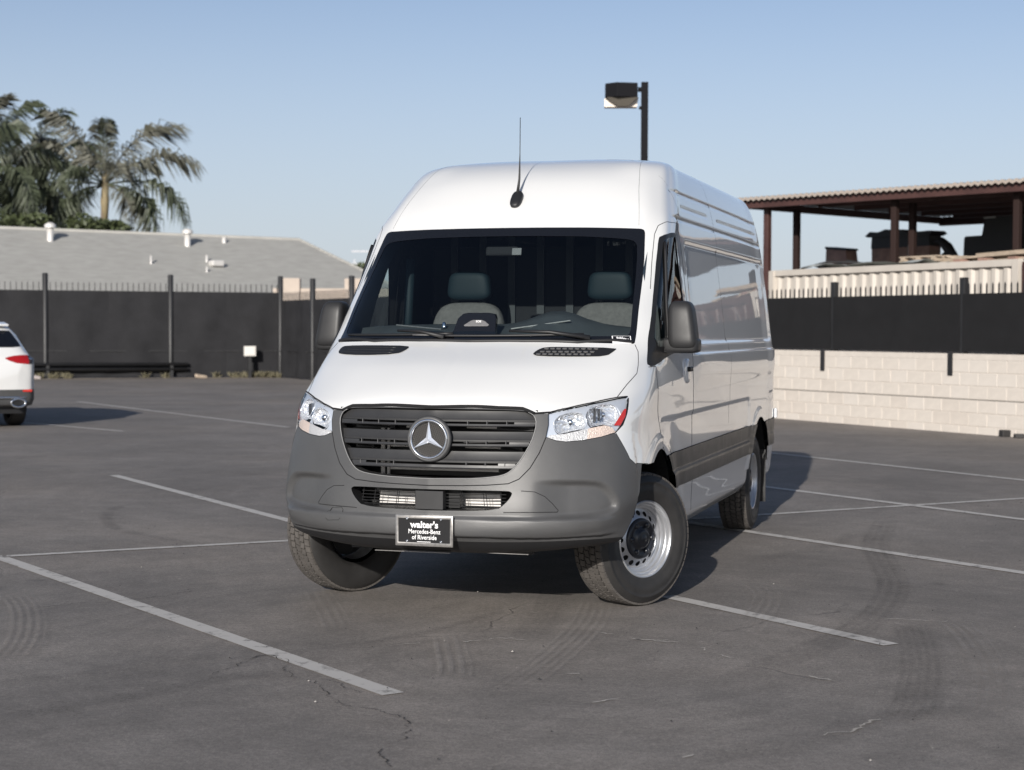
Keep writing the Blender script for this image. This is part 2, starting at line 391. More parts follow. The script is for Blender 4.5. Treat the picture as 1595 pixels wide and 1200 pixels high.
def worn_paint():
    mt, n, l, b = new_mat('worn_line_paint')
    tc = n.new('ShaderNodeTexCoord'); nz = n.new('ShaderNodeTexNoise'); nz.inputs['Scale'].default_value = 9; nz.inputs['Detail'].default_value = 8; nz.inputs['Roughness'].default_value = .75
    l.new(tc.outputs['Object'], nz.inputs['Vector'])
    cr = n.new('ShaderNodeValToRGB'); cr.color_ramp.elements[0].position = .35; cr.color_ramp.elements[0].color = (.16, .15, .14, 1); cr.color_ramp.elements[1].position = .47; cr.color_ramp.elements[1].color = (.46, .44, .415, 1)
    l.new(nz.outputs['Fac'], cr.inputs[0]); l.new(cr.outputs[0], b.inputs['Base Color']); b.inputs['Roughness'].default_value = .8
    return mt
MT['line'] = worn_paint()
LZ = [.0040]
def pline(a, b, w=.105):
    LZ[0] += .00008
    a = Vector((*a, 0)); b = Vector((*b, 0)); d = (b-a).normalized(); nrm = Vector((-d.y, d.x, 0))*w/2; k = max(2, int((b-a).length/.25)); V = []; F = []
    for i in range(k+1):
        p = a.lerp(b, i/k); j = random.uniform(-.004, .004); V += [p+nrm*(1+j*8), p-nrm*(1+j*8)]
    for i in range(k): F.append((2*i+1, 2*i+3, 2*i+2, 2*i))
    tag(obj('parking_line', [(v.x, v.y, LZ[0]) for v in V], F, MT['line']), kind='structure')
dl = Vector((.776, -.63)).normalized()
pline((-3.62, .60), (.42, -2.68))
pline((-9.5, -4.9), (-3.62+.0, .62+.02), .085); 
pline((-3.60, .66), (-1.2, 2.93), .085)
pline((-6.14, 6.59), (-1.9, 2.5), .10)
pline((1.0, .315), (2.36, -.87))
pline((.4, 4.15), (4.6, .62)); 
pline((.4, 4.4), (4.6, 8.75), .085)
pline((-.2, 8.2), (5.2, 3.2)); pline((-.6, 12.8), (6.2, 5.9))
pline((-15.94, 22.41), (-8.0, 15.3)); pline((-12.6, 15.05), (-9.9, 13.5)); pline((-19, 19.5), (-13, 14.3)); pline((-5.2, 10.9), (-2.4, 8.3))

MARKS = [
 ('dark', [(1.9,5.32),(1.94,3.97),(1.96,3.19),(2.11,2.06),(2.22,1.25),(2.24,0.52),(2.2,-0.14),(2.12,-0.64),(2.0,-1.11),(1.87,-1.55),(1.72,-2.02),(1.56,-2.39)], 0.24, 4, 0.42),
 ('dark', [(2.38,0.02),(2.48,-0.7),(2.53,-1.26),(2.55,-1.82),(2.55,-2.33),(2.49,-2.73)], 0.24, 6, 0.34),
 ('dark', [(-4.54,4.17),(-4.42,3.52),(-4.15,2.94),(-3.65,2.26),(-3.16,1.91),(-2.56,1.63)], 0.16, 0, 0.34),
 ('dark', [(-1.42,-3.07),(-1.18,-2.85),(-1.0,-2.66),(-0.85,-2.3),(-0.58,-2.03)], 0.28, 0, 0.26),
 ('dark', [(-0.91,-3.74),(-0.85,-3.52),(-0.55,-2.97),(-0.38,-2.58),(0.01,-2.35)], 0.22, 0, 0.24),
 ('dark', [(1.8,-3.61),(1.96,-3.29),(2.25,-2.91),(2.4,-2.6),(2.67,-2.34),(2.98,-2.07)], 0.26, 0, 0.26),
 ('dark', [(-0.34,-1.96),(-0.15,-1.69),(-0.01,-1.43),(0.17,-0.9),(0.24,-0.47)], 0.1, 0, 0.34),
 ('dark', [(0.28,0.48),(0.48,-0.39),(0.58,-1.1),(0.6,-1.41)], 0.22, 5, 0.3),
 ('dark', [(0.12,-0.29),(0.25,-0.88),(0.32,-1.32)], 0.18, 4, 0.22),
 ('dark', [(1.75,3.87),(1.69,3.03),(1.48,2.51),(1.19,1.8)], 0.2, 0, 0.22),
 ('pale', [(2.57,0.08),(2.7,-0.46),(2.79,-1.02),(2.84,-1.67),(2.84,-2.17),(2.81,-2.68)], 0.2, 4, 0.34),
 ('pale', [(0.17,-1.23),(0.33,-1.66),(0.49,-2.08),(0.58,-2.37)], 0.2, 4, 0.42),
 ('pale', [(0.65,0.11),(0.8,-0.7),(0.86,-1.41),(0.88,-2.03),(0.87,-2.64)], 0.26, 6, 0.26),
 ('pale', [(-1.05,-0.07),(-0.63,-0.85),(-0.29,-1.52)], 0.2, 4, 0.24),
 ('pale', [(-2.76,-0.65),(-2.34,-1.14),(-1.98,-1.67),(-1.67,-2.23),(-1.48,-2.67)], 0.22, 5, 0.32),
 ('pale', [(1.35,1.1),(1.56,0.53),(1.63,-0.22),(1.65,-0.97)], 0.24, 5, 0.24),
 ('pale', [(-0.7,-0.37),(-0.35,-0.83),(-0.08,-1.36)], 0.2, 4, 0.2),
 ('pale', [(0.12,-2.41),(0.12,-2.12)], 0.05, 0, 0.3),
]
CRACKS = [
 ('pale', [(1.1,-1.1),(1.25,-1.12),(1.43,-1.08),(1.64,-0.97)]),
 ('pale', [(1.47,-1.24),(1.56,-1.33),(1.67,-1.46),(1.85,-1.63)]),
 ('pale', [(2.05,-1.78),(2.12,-1.81),(2.19,-1.84)]),
 ('pale', [(2.25,-2.89),(2.34,-2.79),(2.36,-2.66),(2.42,-2.54)]),
 ('pale', [(2.19,-0.12),(2.36,-0.11),(2.6,-0.09)]),
 ('pale', [(0.32,-1.43),(0.49,-1.31),(0.61,-1.29)]),
 ('pale', [(0.84,-0.88),(0.99,-1.02),(1.16,-1.1),(1.38,-1.12)]),
 ('pale', [(0.41,-0.47),(0.51,-0.59)]),
 ('pale', [(0.06,-1.63),(0.14,-1.54)]),
 ('pale', [(0.98,-2.08),(1.07,-2.03)]),
 ('pale', [(1.26,-2.59),(1.35,-2.47)]),
 ('pale', [(1.79,-3.38),(1.87,-3.31)]),
 ('pale', [(1.92,-3.23),(1.96,-3.2)]),
 ('dark', [(-0.33,-2.11),(-0.16,-2.43),(0.02,-2.58),(0.22,-2.84),(0.33,-2.96),(0.4,-2.97),(0.47,-3.0),(0.54,-3.04),(0.68,-3.21),(0.72,-3.36),(0.73,-3.46),(0.71,-3.56),(0.76,-3.69),(0.83,-3.83)]),
 ('dark', [(-2.22,-1.17),(-2.13,-1.0),(-1.93,-0.84),(-1.79,-0.65),(-1.7,-0.36)]),
 ('dark', [(-0.34,-2.12),(-0.44,-2.05),(-0.49,-2.29),(-0.49,-2.54)]),
 ('dark', [(0.04,-2.49),(0.16,-2.62),(0.27,-2.7)]),
]

def spline(pts, step):
    P_ = np.array(pts, float); T_ = np.concatenate([[0], np.cumsum(np.linalg.norm(np.diff(P_, axis=0), axis=1))])
    if len(P_) < 3: k = max(2, int(T_[-1]/step)); return [Vector((*(P_[0]+(P_[1]-P_[0])*i/k), 0)) for i in range(k+1)]
    d = np.gradient(P_, T_, axis=0); out = []
    for t in np.linspace(0, T_[-1], max(3, int(T_[-1]/step))):
        i = min(len(T_)-2, max(0, int(np.searchsorted(T_, t, side='right'))-1)); h = T_[i+1]-T_[i]; u = (t-T_[i])/h
        q = (2*u**3-3*u**2+1)*P_[i]+(u**3-2*u**2+u)*h*d[i]+(-2*u**3+3*u**2)*P_[i+1]+(u**3-u**2)*h*d[i+1]; out.append(Vector((q[0], q[1], 0)))
    return out
def mark_mat(name, colr, grooves, amt):
    """rubber or scraped dust pressed on the asphalt: fades at the edges, ribbed across by the tread"""
    mt, n, l, b = new_mat(name); b.inputs['Base Color'].default_value = (*colr, 1); b.inputs['Roughness'].default_value = .85; b.inputs['Specular IOR Level'].default_value = .2
    tc = n.new('ShaderNodeTexCoord'); sp = n.new('ShaderNodeSeparateXYZ'); l.new(tc.outputs['UV'], sp.inputs[0])
    def ma(op, x, y=None):
        q = n.new('ShaderNodeMath'); q.operation = op
        for i, v in enumerate((x, y)):
            if v is None: continue
            if isinstance(v, (int, float)): q.inputs[i].default_value = v
            else: l.new(v, q.inputs[i])
        return q.outputs[0]
    def mp(v, a, b_, c, d):
        q = n.new('ShaderNodeMapRange'); q.interpolation_type = 'SMOOTHSTEP'
        for k_, w_ in zip(('From Min', 'From Max', 'To Min', 'To Max'), (a, b_, c, d)): q.inputs[k_].default_value = w_
        l.new(v, q.inputs['Value']); return q.outputs[0]
    u, v = sp.outputs[0], sp.outputs[1]
    a = mp(ma('ABSOLUTE', ma('SUBTRACT', u, .5)), .34 if grooves else .10, .5, 1, 0)
    if grooves: a = ma('MULTIPLY', a, mp(ma('SINE', ma('MULTIPLY', u, 2*math.pi*grooves)), -.5, .5, .55 if colr[0] < .1 else .3, 1))
    a = ma('MULTIPLY', a, mp(ma('ABSOLUTE', ma('SUBTRACT', v, .5)), .30, .5, 1, 0))
    for sc, lo_, hi_ in ((2.2, .35, .65), (14., .30, .62)):
        nz = n.new('ShaderNodeTexNoise'); nz.inputs['Scale'].default_value = sc; nz.inputs['Detail'].default_value = 5; nz.inputs['Roughness'].default_value = .7; l.new(tc.outputs['Object'], nz.inputs['Vector'])
        a = ma('MULTIPLY', a, mp(nz.outputs['Fac'], lo_, hi_, .35, 1))
    l.new(ma('MULTIPLY', a, amt), b.inputs['Alpha'])
    return mt
for i, (kind_, pts, w, g, a) in enumerate(MARKS):
    sp_ = spline(pts, .06); V = []; F = []; UV = []
    for k, p in enumerate(sp_):
        d = (sp_[min(k+1, len(sp_)-1)]-sp_[max(k-1, 0)]).normalized(); nr = Vector((-d.y, d.x, 0))*w/2
        for j in range(2): q = p+nr*(1-2*j); V.append((q.x, q.y, .0065+.0006*i)); UV.append((j, k/(len(sp_)-1)))
    for k in range(len(sp_)-1): F.append((2*k+1, 2*k+3, 2*k+2, 2*k))
    o = obj('tyre_mark', V, F, mark_mat('tyre_mark_%d' % i, (.045, .042, .040) if kind_ == 'dark' else (.36, .33, .30), g, min(1, a*(.55 if kind_ == 'dark' else 1.2))))
    ul = o.data.uv_layers.new(name='UVMap')
    for lp in o.data.loops: ul.data[lp.index].uv = UV[lp.vertex_index]
    tag(o, kind='structure')
MT['crack_dark'] = P('crack_shadow', (.05, .046, .043), .95, spec=.1); MT['crack_pale'] = P('crack_chipped', (.46, .43, .39), .95, spec=.1)  # dark crack lines and pale chipped ones
for i, (kind_, pts) in enumerate(CRACKS):
    sp_ = spline(pts, .018); V = []; F = []; rw = random.Random(i); on = True; wob = Vector((0, 0, 0))
    for k, p in enumerate(sp_):
        d = (sp_[min(k+1, len(sp_)-1)]-sp_[max(k-1, 0)]).normalized(); nr = Vector((-d.y, d.x, 0)); wob = wob*.75+nr*rw.gauss(0, .009)
        if rw.random() < (.16 if on else .22 if kind_ == 'pale' else .5): on = not on
        w = (rw.uniform(.002, .008) if kind_ == 'pale' else rw.uniform(.0008, .0034)) if on else .0004
        for s in (1, -1): q = p+wob+nr*w*s; V.append((q.x, q.y, .0052))
    for k in range(len(sp_)-1): F.append((2*k+1, 2*k+3, 2*k+2, 2*k))
    tag(obj('crack', V, F, MT['crack_'+kind_]), kind='structure')
# grit and chips lying about
gm = MB()
for k in range(240):
    a, r_ = random.uniform(-.75, 1.1), random.uniform(2.5, 14)**1.0; p = Vector((2.94+r_*math.sin(-a*.55-.05), -9.48+2.2+r_*math.cos(a*.55), 0)); s_ = random.uniform(.002, .0065)*(1.7 if random.random() < .06 else 1)
    pts_ = [p+Vector((s_*math.cos(t+random.uniform(-.3, .3)), s_*math.sin(t), .007)) for t in (0, 1.3, 2.5, 3.9, 5.2)]
    gm.add(pts_+[p+Vector((0, 0, .007+s_*.9))], [(i, (i+1) % 5, 5) for i in range(5)])
n3 = len(gm.F)//3//5*5
o = obj('grit', gm.V, gm.F, [P('pale_grit', (.36, .34, .31), .9), P('dark_grit', (.035, .033, .032), .9)], None)
for k, f_ in enumerate(o.data.polygons): f_.material_index = 0 if (k//5) % 5 < 1 else 1
tag(o, 'loose grit and small chips scattered over the asphalt', 'grit', kind='stuff')
# ------------------------------------------------------------------ the van: one smooth shell, later cut into its panels
def xs(z):
    Z=[.30,.36,.40,.50,.62,.83,1.0,1.24,1.33,1.42,1.50,1.69,1.83,1.94,2.09,2.16,2.20,2.29,2.40,2.44,2.56,2.625,2.665,2.68]
    X=[.90,.945,.975,.99,1.003,1.008,1.008,1.006,1.003,.998,.985,.965,.950,.935,.918,.908,.902,.885,.86,.848,.80,.73,.47,0]
    return np.interp(z,Z,X)
# belts: front control points (7) then side z ; stations 0..6
FB=[
 ([(0,-0.66,0.37),(0.3,-0.679,0.372),(0.56,-0.658,0.385),(0.7575,-0.597,0.4),(0.8955,-0.506,0.41),(0.9486,-0.46,0.4),(0.948,0.1,0.36)],0.34),
 ([(0,-0.9,0.372),(0.3,-0.9002,0.376),(0.56,-0.8604,0.392),(0.7675,-0.7806,0.415),(0.9155,-0.6358,0.43),(0.9786,-0.48,0.42),(0.978,0.1,0.4)],0.4),
 ([(0,-1.018,0.455),(0.3,-1.0074,0.46),(0.56,-0.9559,0.475),(0.7725,-0.8573,0.5),(0.9305,-0.6938,0.52),(0.9936,-0.48,0.51),(0.993,0.1,0.5)],0.5),
 ([(0,-1.045,0.49),(0.3,-1.032,0.495),(0.565,-0.978,0.51),(0.7775,-0.875,0.53),(0.9355,-0.705,0.55),(0.9986,-0.48,0.55),(0.998,0.1,0.55)],0.56),
 ([(0,-1.045,0.585),(0.3,-1.03,0.588),(0.565,-0.975,0.598),(0.785,-0.867,0.612),(0.951,-0.7,0.62),(1.0088,-0.48,0.62),(1.007,0.1,0.62)],0.62),
 ([(0,-1.035,0.705),(0.3,-1.015,0.71),(0.57,-0.955,0.715),(0.785,-0.845,0.725),(0.949,-0.68,0.73),(1.0088,-0.47,0.73),(1.01,0.1,0.73)],0.73),
 ([(0,-1.03,0.83),(0.3,-1.005,0.83),(0.58,-0.93,0.835),(0.785,-0.815,0.84),(0.944,-0.65,0.845),(1.0048,-0.45,0.845),(1.012,0.1,0.84)],0.83),
 ([(0,-1.015,0.98),(0.3,-0.985,0.98),(0.595,-0.89,0.985),(0.785,-0.77,0.99),(0.931,-0.6,1.0),(0.9948,-0.4,1.0),(1.012,0.1,1.0)],1.0),
 ([(0,-1.003,1.09),(0.3,-0.97,1.09),(0.598,-0.868,1.085),(0.782,-0.735,1.09),(0.934,-0.56,1.1),(0.9948,-0.36,1.11),(1.01,0.1,1.12)],1.12),
 ([(0,-0.985,1.142),(0.3,-0.95,1.14),(0.597,-0.845,1.135),(0.775,-0.7,1.15),(0.924,-0.51,1.17),(0.9848,-0.31,1.2),(1.007,0.1,1.24)],1.22),
 ([(0,-0.93,1.195),(0.3,-0.9,1.193),(0.59,-0.785,1.187),(0.768,-0.635,1.2),(0.913,-0.44,1.225),(0.9728,-0.24,1.27),(0.996,0.1,1.32)],1.3),
 ([(0,-0.66,1.345),(0.3,-0.64,1.343),(0.58,-0.555,1.335),(0.7575,-0.445,1.33),(0.8975,-0.29,1.345),(0.9536,-0.13,1.375),(0.983,0.14,1.4)],1.39),
 ([(0,-0.32,1.478),(0.3,-0.305,1.478),(0.6,-0.25,1.474),(0.79,-0.175,1.468),(0.892,-0.085,1.469),(0.96,0.01,1.472),(0.988,0.17,1.475)],1.5),
 ([(0,-0.085,1.7),(0.3,-0.072,1.7),(0.585,-0.022,1.7),(0.765,0.045,1.695),(0.866,0.12,1.692),(0.937,0.22,1.692),(0.968,0.39,1.692)],1.69),
 ([(0,0.165,1.935),(0.3,0.177,1.935),(0.57,0.22,1.932),(0.735,0.27,1.925),(0.838,0.33,1.92),(0.912,0.41,1.922),(0.948,0.57,1.93)],1.94),
 ([(0,0.41,2.158),(0.3,0.42,2.158),(0.555,0.45,2.156),(0.71,0.487,2.152),(0.81,0.525,2.148),(0.89,0.6,2.152),(0.927,0.75,2.16)],2.16),
 ([(0,0.575,2.31),(0.3,0.58,2.31),(0.535,0.605,2.306),(0.68,0.635,2.3),(0.788,0.67,2.292),(0.854,0.75,2.29),(0.896,0.92,2.29)],2.29),
 ([(0,0.79,2.475),(0.3,0.795,2.473),(0.51,0.815,2.467),(0.65,0.84,2.456),(0.75,0.87,2.443),(0.815,0.93,2.432),(0.854,1.08,2.43)],2.43),
 ([(0,1.05,2.588),(0.3,1.055,2.5874),(0.48,1.065,2.5838),(0.62,1.08,2.5842),(0.705,1.1,2.5746),(0.77,1.15,2.568),(0.807,1.28,2.5624)],2.56),
 ([(0,1.35,2.645),(0.25,1.35,2.646),(0.42,1.355,2.644),(0.53,1.36,2.64),(0.63,1.37,2.634),(0.695,1.4,2.63),(0.73,1.5,2.631)],2.625),
 ([(0,1.8,2.673),(0.16,1.8,2.675),(0.27,1.8,2.672),(0.34,1.8,2.671),(0.4,1.8,2.668),(0.43,1.81,2.668),(0.45,1.85,2.668)],2.665),
 ([(0,1.95,2.676),(0,1.97,2.678),(0,1.99,2.68),(0,2.01,2.682),(0,2.03,2.684),(0,2.05,2.686),(0,2.07,2.688)],2.69),
]
def control():
    G=[]
    for pts,z in FB:
        x=xs(z) if z<2.68 else 0.
        y6=pts[6][1]
        back=4.93-max(0,z-1.4)*.12; 
        r=[*pts,(x,max(1.1,y6+.35),z),(x,max(2.6,y6+.7),z),(x,4.3,z),(x-.006,back-.16,z),(x*.955,back-.01,z),(x*.5,back+.03,z),(0,back+.04,z)]
        G.append(r)
    return np.array(G,float)
def crom(P,T,t):
    # non-uniform Catmull-Rom along axis 0; P (n,...), T knots, t samples
    n=len(T);d=np.diff(T)
    shp=(-1,)+(1,)*(P.ndim-1)
    s=np.diff(P,axis=0)/d.reshape(shp)
    m=np.empty_like(P);m[0]=s[0];m[-1]=s[-1]
    w0=d[1:].reshape(shp);w1=d[:-1].reshape(shp)
    m[1:-1]=(s[:-1]*w0+s[1:]*w1)/(w0+w1)
    i=np.clip(np.searchsorted(T,t,side='right')-1,0,n-2)
    h=d[i];u=((t-T[i])/h).reshape(shp);h=h.reshape(shp)
    return (2*u**3-3*u**2+1)*P[i]+(u**3-2*u**2+u)*h*m[i]+(-2*u**3+3*u**2)*P[i+1]+(u**3-u**2)*h*m[i+1]
def surface(du=.012,dv=.012,dside=.04):
    G=control();nb,ns,_=G.shape
    cu=np.median(np.linalg.norm(np.diff(G[:20],axis=1),axis=2),axis=0)
    cv=np.median(np.linalg.norm(np.diff(G,axis=0),axis=2)[:,:11],axis=1)
    TU=np.concatenate([[0],np.cumsum(cu)]);TV=np.concatenate([[0],np.cumsum(cv)])
    us=[]
    for k in range(ns-1):
        st=du if k<6 else (dside if k<10 else .03)
        m=max(2,int(np.ceil(cu[k]/st)));us+=list(TU[k]+np.arange(m)/m*cu[k])
    us=np.array(us+[TU[-1]])
    vs=[]
    for k in range(nb-1):
        st=(.0075 if k<9 else dv) if k<19 else .05
        m=max(2,int(np.ceil(cv[k]/st)));vs+=list(TV[k]+np.arange(m)/m*cv[k])
    vs=np.array(vs+[TV[-1]])
    A=crom(G,TV,vs)               # (nv,ns,3)
    B=crom(A.transpose(1,0,2),TU,us).transpose(1,0,2)
    return B   # (nv,nu,3)
van = thing('cargo_van', 'tall white high-roof cargo van with grey bumper, parked facing the viewer', 'van')
S = surface()
nv, nu = S.shape[:2]
du_ = np.gradient(S, axis=1); dv_ = np.gradient(S, axis=0); NN = np.cross(du_, dv_); NN /= np.maximum(np.linalg.norm(NN, axis=2, keepdims=True), 1e-12)
X, Y, Z = S[..., 0], S[..., 1], S[..., 2]
TH = R(20); CS, SN = math.cos(TH), math.sin(TH)
def s_of(x, y): return x*CS+y*SN
def sdf_grid(a, b, poly): return sdf_poly(np.stack([a.ravel(), b.ravel()], 1), poly).reshape(a.shape)
D = np.zeros_like(X)
front = (Y < -.25) & (Z < 1.05)
# bumper: pocket above the step, protruding step, tucked lower edge
PK = [(s_of(.50, -.985), .772), (s_of(.727, -.872), .772), (s_of(.837, -.795), .766), (s_of(.881, -.76), .751), (s_of(.919, -.729), .711), (s_of(.944, -.709), .66), (s_of(.947, -.71), .615), (s_of(.925, -.735), .592), (s_of(.88, -.79), .578), (s_of(.717, -.913), .568), (s_of(.50, -.985), .566)]
pk = sdf_grid(s_of(X, Y), Z, rounded(PK, 1))
D -= np.where(front, .030*sstep(0, .028, pk)*sstep(.54, .74, X), 0)
lip = sstep(.476, .487, Z)*(1-sstep(.566, .578, Z))
D += np.where(front, .022*lip*(1-sstep(.84, .95, X)), 0)
D += np.where(front, .010*sstep(.560, .60, Z)*(1-sstep(.60, .66, Z))*(1-sstep(.86, .95, X))*0, 0)
# side pressings
def rbox(y0, y1, z0, z1, r):
    cy, cz = (y0+y1)/2, (z0+z1)/2; qy = np.abs(Y-cy)-(y1-y0)/2+r; qz = np.abs(Z-cz)-(z1-z0)/2+r
    return -(np.hypot(np.maximum(qy, 0), np.maximum(qz, 0))+np.minimum(np.maximum(qy, qz), 0)-r)
side = (X > .7) & (Y > -.2) & (Y < 4.86)
for (y0, y1) in ((1.22, 4.64),):
    D -= np.where(side, .016*sstep(0, .035, rbox(y0, y1, 1.455, 2.125, .07)), 0)
D -= np.where(side, .010*sstep(0, .03, rbox(.06, 3.42, .70, 1.055, .06)), 0)
D -= np.where(side, .008*sstep(0, .03, rbox(4.42, 4.80, .70, 1.07, .05)), 0)
D += np.where(side & (Y > .95), .012*(1-sstep(1.392, 1.412, Z))*sstep(1.15, 1.3, Z)*sstep(1.05, 1.3, Y), 0)
for zc, y0 in ((2.243, .80), (2.418, .98)):
    zl = zc-.0022*(Y-2.4)**2*np.where(Y > 2.4, 1, .3)
    D -= np.where(side, .011*np.exp(-((Z-zl)/.011)**2)*sstep(y0, y0+.12, Y)*(1-sstep(4.5, 4.7, Y)), 0)
D -= np.where(side, .007*np.exp(-((Z-2.325)/.012)**2)*sstep(1.25, 1.35, Y)*(1-sstep(2.2, 2.3, Y)), 0)
D -= np.where(side, .007*np.exp(-((Z-2.315)/.012)**2)*sstep(2.6, 2.7, Y)*(1-sstep(4.3, 4.5, Y)), 0)
AF = (0.0, .372, .510); AR = (3.90, .372, .505)
rF = np.hypot(Y-AF[0], Z-AF[1]); rR = np.hypot(Y-AR[0], Z-AR[1])
D += np.where((X > .9) & (Z > .5) & (Y > -.5), .012*(1-sstep(.555, .61, rF))-.006*sstep(.60, .70, rF)*(1-sstep(.70, .86, rF)), 0)
D += np.where((X > .9) & (Z > .5), .012*(1-sstep(.565, .59, rR)), 0)
S = S+NN*D[..., None]
ids = np.arange(nv*nu).reshape(nv, nu)
BV = S.reshape(-1, 3).copy()
BF = np.stack([ids[:-1, :-1], ids[:-1, 1:], ids[1:, 1:], ids[1:, :-1]], -1).reshape(-1, 4)
BF = [tuple(q) for q in BF.tolist()]
BV[ids[:, 0], 0] = 0; BV[ids[:, -1], 0] = 0; BV[ids[-1], 0] = 0
shell = BVHTree.FromPolygons([tuple(v) for v in BV], BF)
def front_y(x, z):
    h = shell.ray_cast(Vector((abs(x), -4, z)), Vector((0, 1, 0)))[0]
    return h.y if h else -.9
def on_shell(p, off=0.):
    q, n, _, _ = shell.find_nearest(Vector((abs(p[0]), p[1], p[2])))
    q = q+n*off
    return Vector((q.x if p[0] >= 0 else -q.x, q.y, q.z))
def both(part):
    """a half mesh -> whole, mirrored"""
    return mirrored(*part)
def side_pair(part, name, mat, parent, smooth=True, **kw):
    V, F = part
    a = obj(name, V, F, mat, parent, smooth); b = obj(name, np.asarray(V)*[-1, 1, 1], [q[::-1] for q in F], mat, parent, smooth)
    return a, b
def pushed(part, d):
    V, F = part; return V+vnormals(V, F)*d, F
rest = (BV, BF)
def take(rest, field):
    V, F = rest; return split(V, F, field(np.asarray(V)))
# wheel arches
_, rest = take(rest, lambda V: np.where(V[:, 0] > .55, AF[2]-np.hypot(V[:, 1]-AF[0], V[:, 2]-AF[1]), -1))
_, rest = take(rest, lambda V: np.where(V[:, 0] > .55, AR[2]-np.hypot(V[:, 1]-AR[0], V[:, 2]-AR[1]), -1))
# windscreen
WS = rounded([(-.4, 2.158), (.40, 2.157), (.77, 2.15), (.80, 2.147), (.815, 2.135), (.822, 2.10), (.849, 1.913), (.862, 1.767), (.876, 1.604), (.888, 1.475), (.885, 1.4715), (.86, 1.4715), (.6, 1.478), (.35, 1.481), (-.4, 1.481)], 1)
WIN_ = lambda V, f: np.where((V[:, 1] < .75) & (V[:, 2] > 1.40), f, -1)
screen, rest = take(rest, lambda V: WIN_(V, sdf_poly(V[:, [0, 2]], WS)))
GLS = rounded([(-.4, 2.105), (.40, 2.103), (.72, 2.085), (.775, 2.07), (.795, 2.03), (.826, 1.80), (.846, 1.60), (.854, 1.535), (.84, 1.515), (.5, 1.512), (-.4, 1.512)], 1)
pane, frit = take(screen, lambda V: sdf_poly(V[:, [0, 2]], GLS))
# door window with black quarter
DW = rounded([(-.125, 1.345), (-.085, 1.40), (-.011, 1.473), (.111, 1.59), (.257, 1.754), (.351, 1.864), (.455, 1.989), (.522, 2.074), (.56, 2.11), (.69, 2.132), (.82, 2.14), (.86, 2.11), (.89, 2.04), (.945, 1.85), (1.0, 1.60), (1.02, 1.47), (1.0, 1.43), (.6, 1.42), (.30, 1.395), (.05, 1.352)], 1)
dwin, rest = take(rest, lambda V: np.where((V[:, 0] > .8) & (V[:, 1] > -.2), sdf_poly(V[:, [1, 2]], DW), -1))
DG = rounded([(.30, 1.47), (.40, 1.70), (.50, 1.93), (.565, 2.05), (.60, 2.085), (.72, 2.10), (.74, 2.07), (.78, 2.0), (.835, 1.82), (.89, 1.58), (.90, 1.47)], 1)
dglass, dseal = take(dwin, lambda V: np.minimum(np.minimum(sdf_poly(V[:, [1, 2]], DW)-.026, V[:, 2]-1.455), (V[:, 1]-.06)*.8))
# head lamp
HLP = [(.6, -.857, 1.114), (.689, -.782, 1.137), (.791, -.667, 1.162), (.892, -.526, 1.185), (.931, -.464, 1.191), (.94, -.463, 1.183), (.947, -.529, 1.107), (.935, -.579, 1.045), (.908, -.634, 1.007), (.849, -.712, .987), (.77, -.788, .972), (.693, -.843, .966), (.647, -.867, .972), (.596, -.888, .991), (.604, -.871, 1.054)]
HLs = [(s_of(x, y), z) for x, y, z in HLP]
lamp, rest = take(rest, lambda V: np.where((V[:, 1] < -.2), sdf_poly(np.stack([s_of(V[:, 0], V[:, 1]), V[:, 2]], 1), HLs), -1))
# grille frame and openings
GO = [(-.4, 1.139), (.166, 1.1395), (.352, 1.138), (.473, 1.134), (.516, 1.125), (.535, 1.110), (.6, 1.111), (.606, 1.054), (.597, .992), (.57, .912), (.528, .832), (.477, .776), (.423, .752), (.312, .743), (.185, .738), (-.4, .7345)]
GI = rounded([(-.4, 1.1345), (.169, 1.134), (.356, 1.132), (.476, 1.127), (.514, 1.117), (.537, 1.099), (.549, 1.061), (.536, .992), (.511, .93), (.473, .862), (.433, .815), (.391, .793), (.311, .781), (.184, .772), (-.4, .766)], 1)
fr = lambda V, f: np.where(V[:, 1] < -.3, f, -1)
gframe, rest = take(rest, lambda V: fr(V, sdf_poly(V[:, [0, 2]], GO)))
ghole, gframe = take(gframe, lambda V: sdf_poly(V[:, [0, 2]], GI))
IN = rounded([(-.4, .715), (.185, .715), (.375, .716), (.449, .713), (.438, .68), (.409, .646), (.373, .617), (.19, .607), (-.4, .602)], 1)
ihole, rest = take(rest, lambda V: fr(V, sdf_poly(V[:, [0, 2]], IN)))
INS = [(.455, .716), (.49, .716), (.522, .715), (.557, .711), (.611, .687), (.654, .649), (.683, .615), (.678, .607), (.405, .604), (.378, .616), (.409, .646), (.44, .68)]
insert, rest = take(rest, lambda V: fr(V, sdf_poly(V[:, [0, 2]], INS)))
# bumper below the lamp and the wing
bs = [-.5, s_of(.596, -.888), s_of(.647, -.867), s_of(.693, -.843), s_of(.77, -.788), s_of(.849, -.712), s_of(.908, -.634), s_of(.931, -.617), s_of(.953, -.597), s_of(.974, -.572), s_of(.99, -.526), s_of(1.017, -.357), 1.2]
bz = [.99, .991, .972, .966, .972, .987, 1.007, .964, .919, .866, .838, .824, .824]
bumper, rest = take(rest, lambda V: np.where(V[:, 1] < -.2, np.interp(s_of(V[:, 0], V[:, 1]), bs, bz)-V[:, 2], -1))
bumper = take(bumper, lambda V: np.interp(V[:, 2], [.30, .36, .44, .53, .68, .82, 1.1], [-.80, -.74, -.62, -.56, -.50, -.44, -.3])-V[:, 1])[0]
low_strip, bumper = take(bumper, lambda V: np.interp(V[:, 0], [0, .35, .55, .77, .9, 1.1], [.444, .446, .450, .456, .456, .45])-V[:, 2])  # lowest strip of the bumper, split off and coloured black
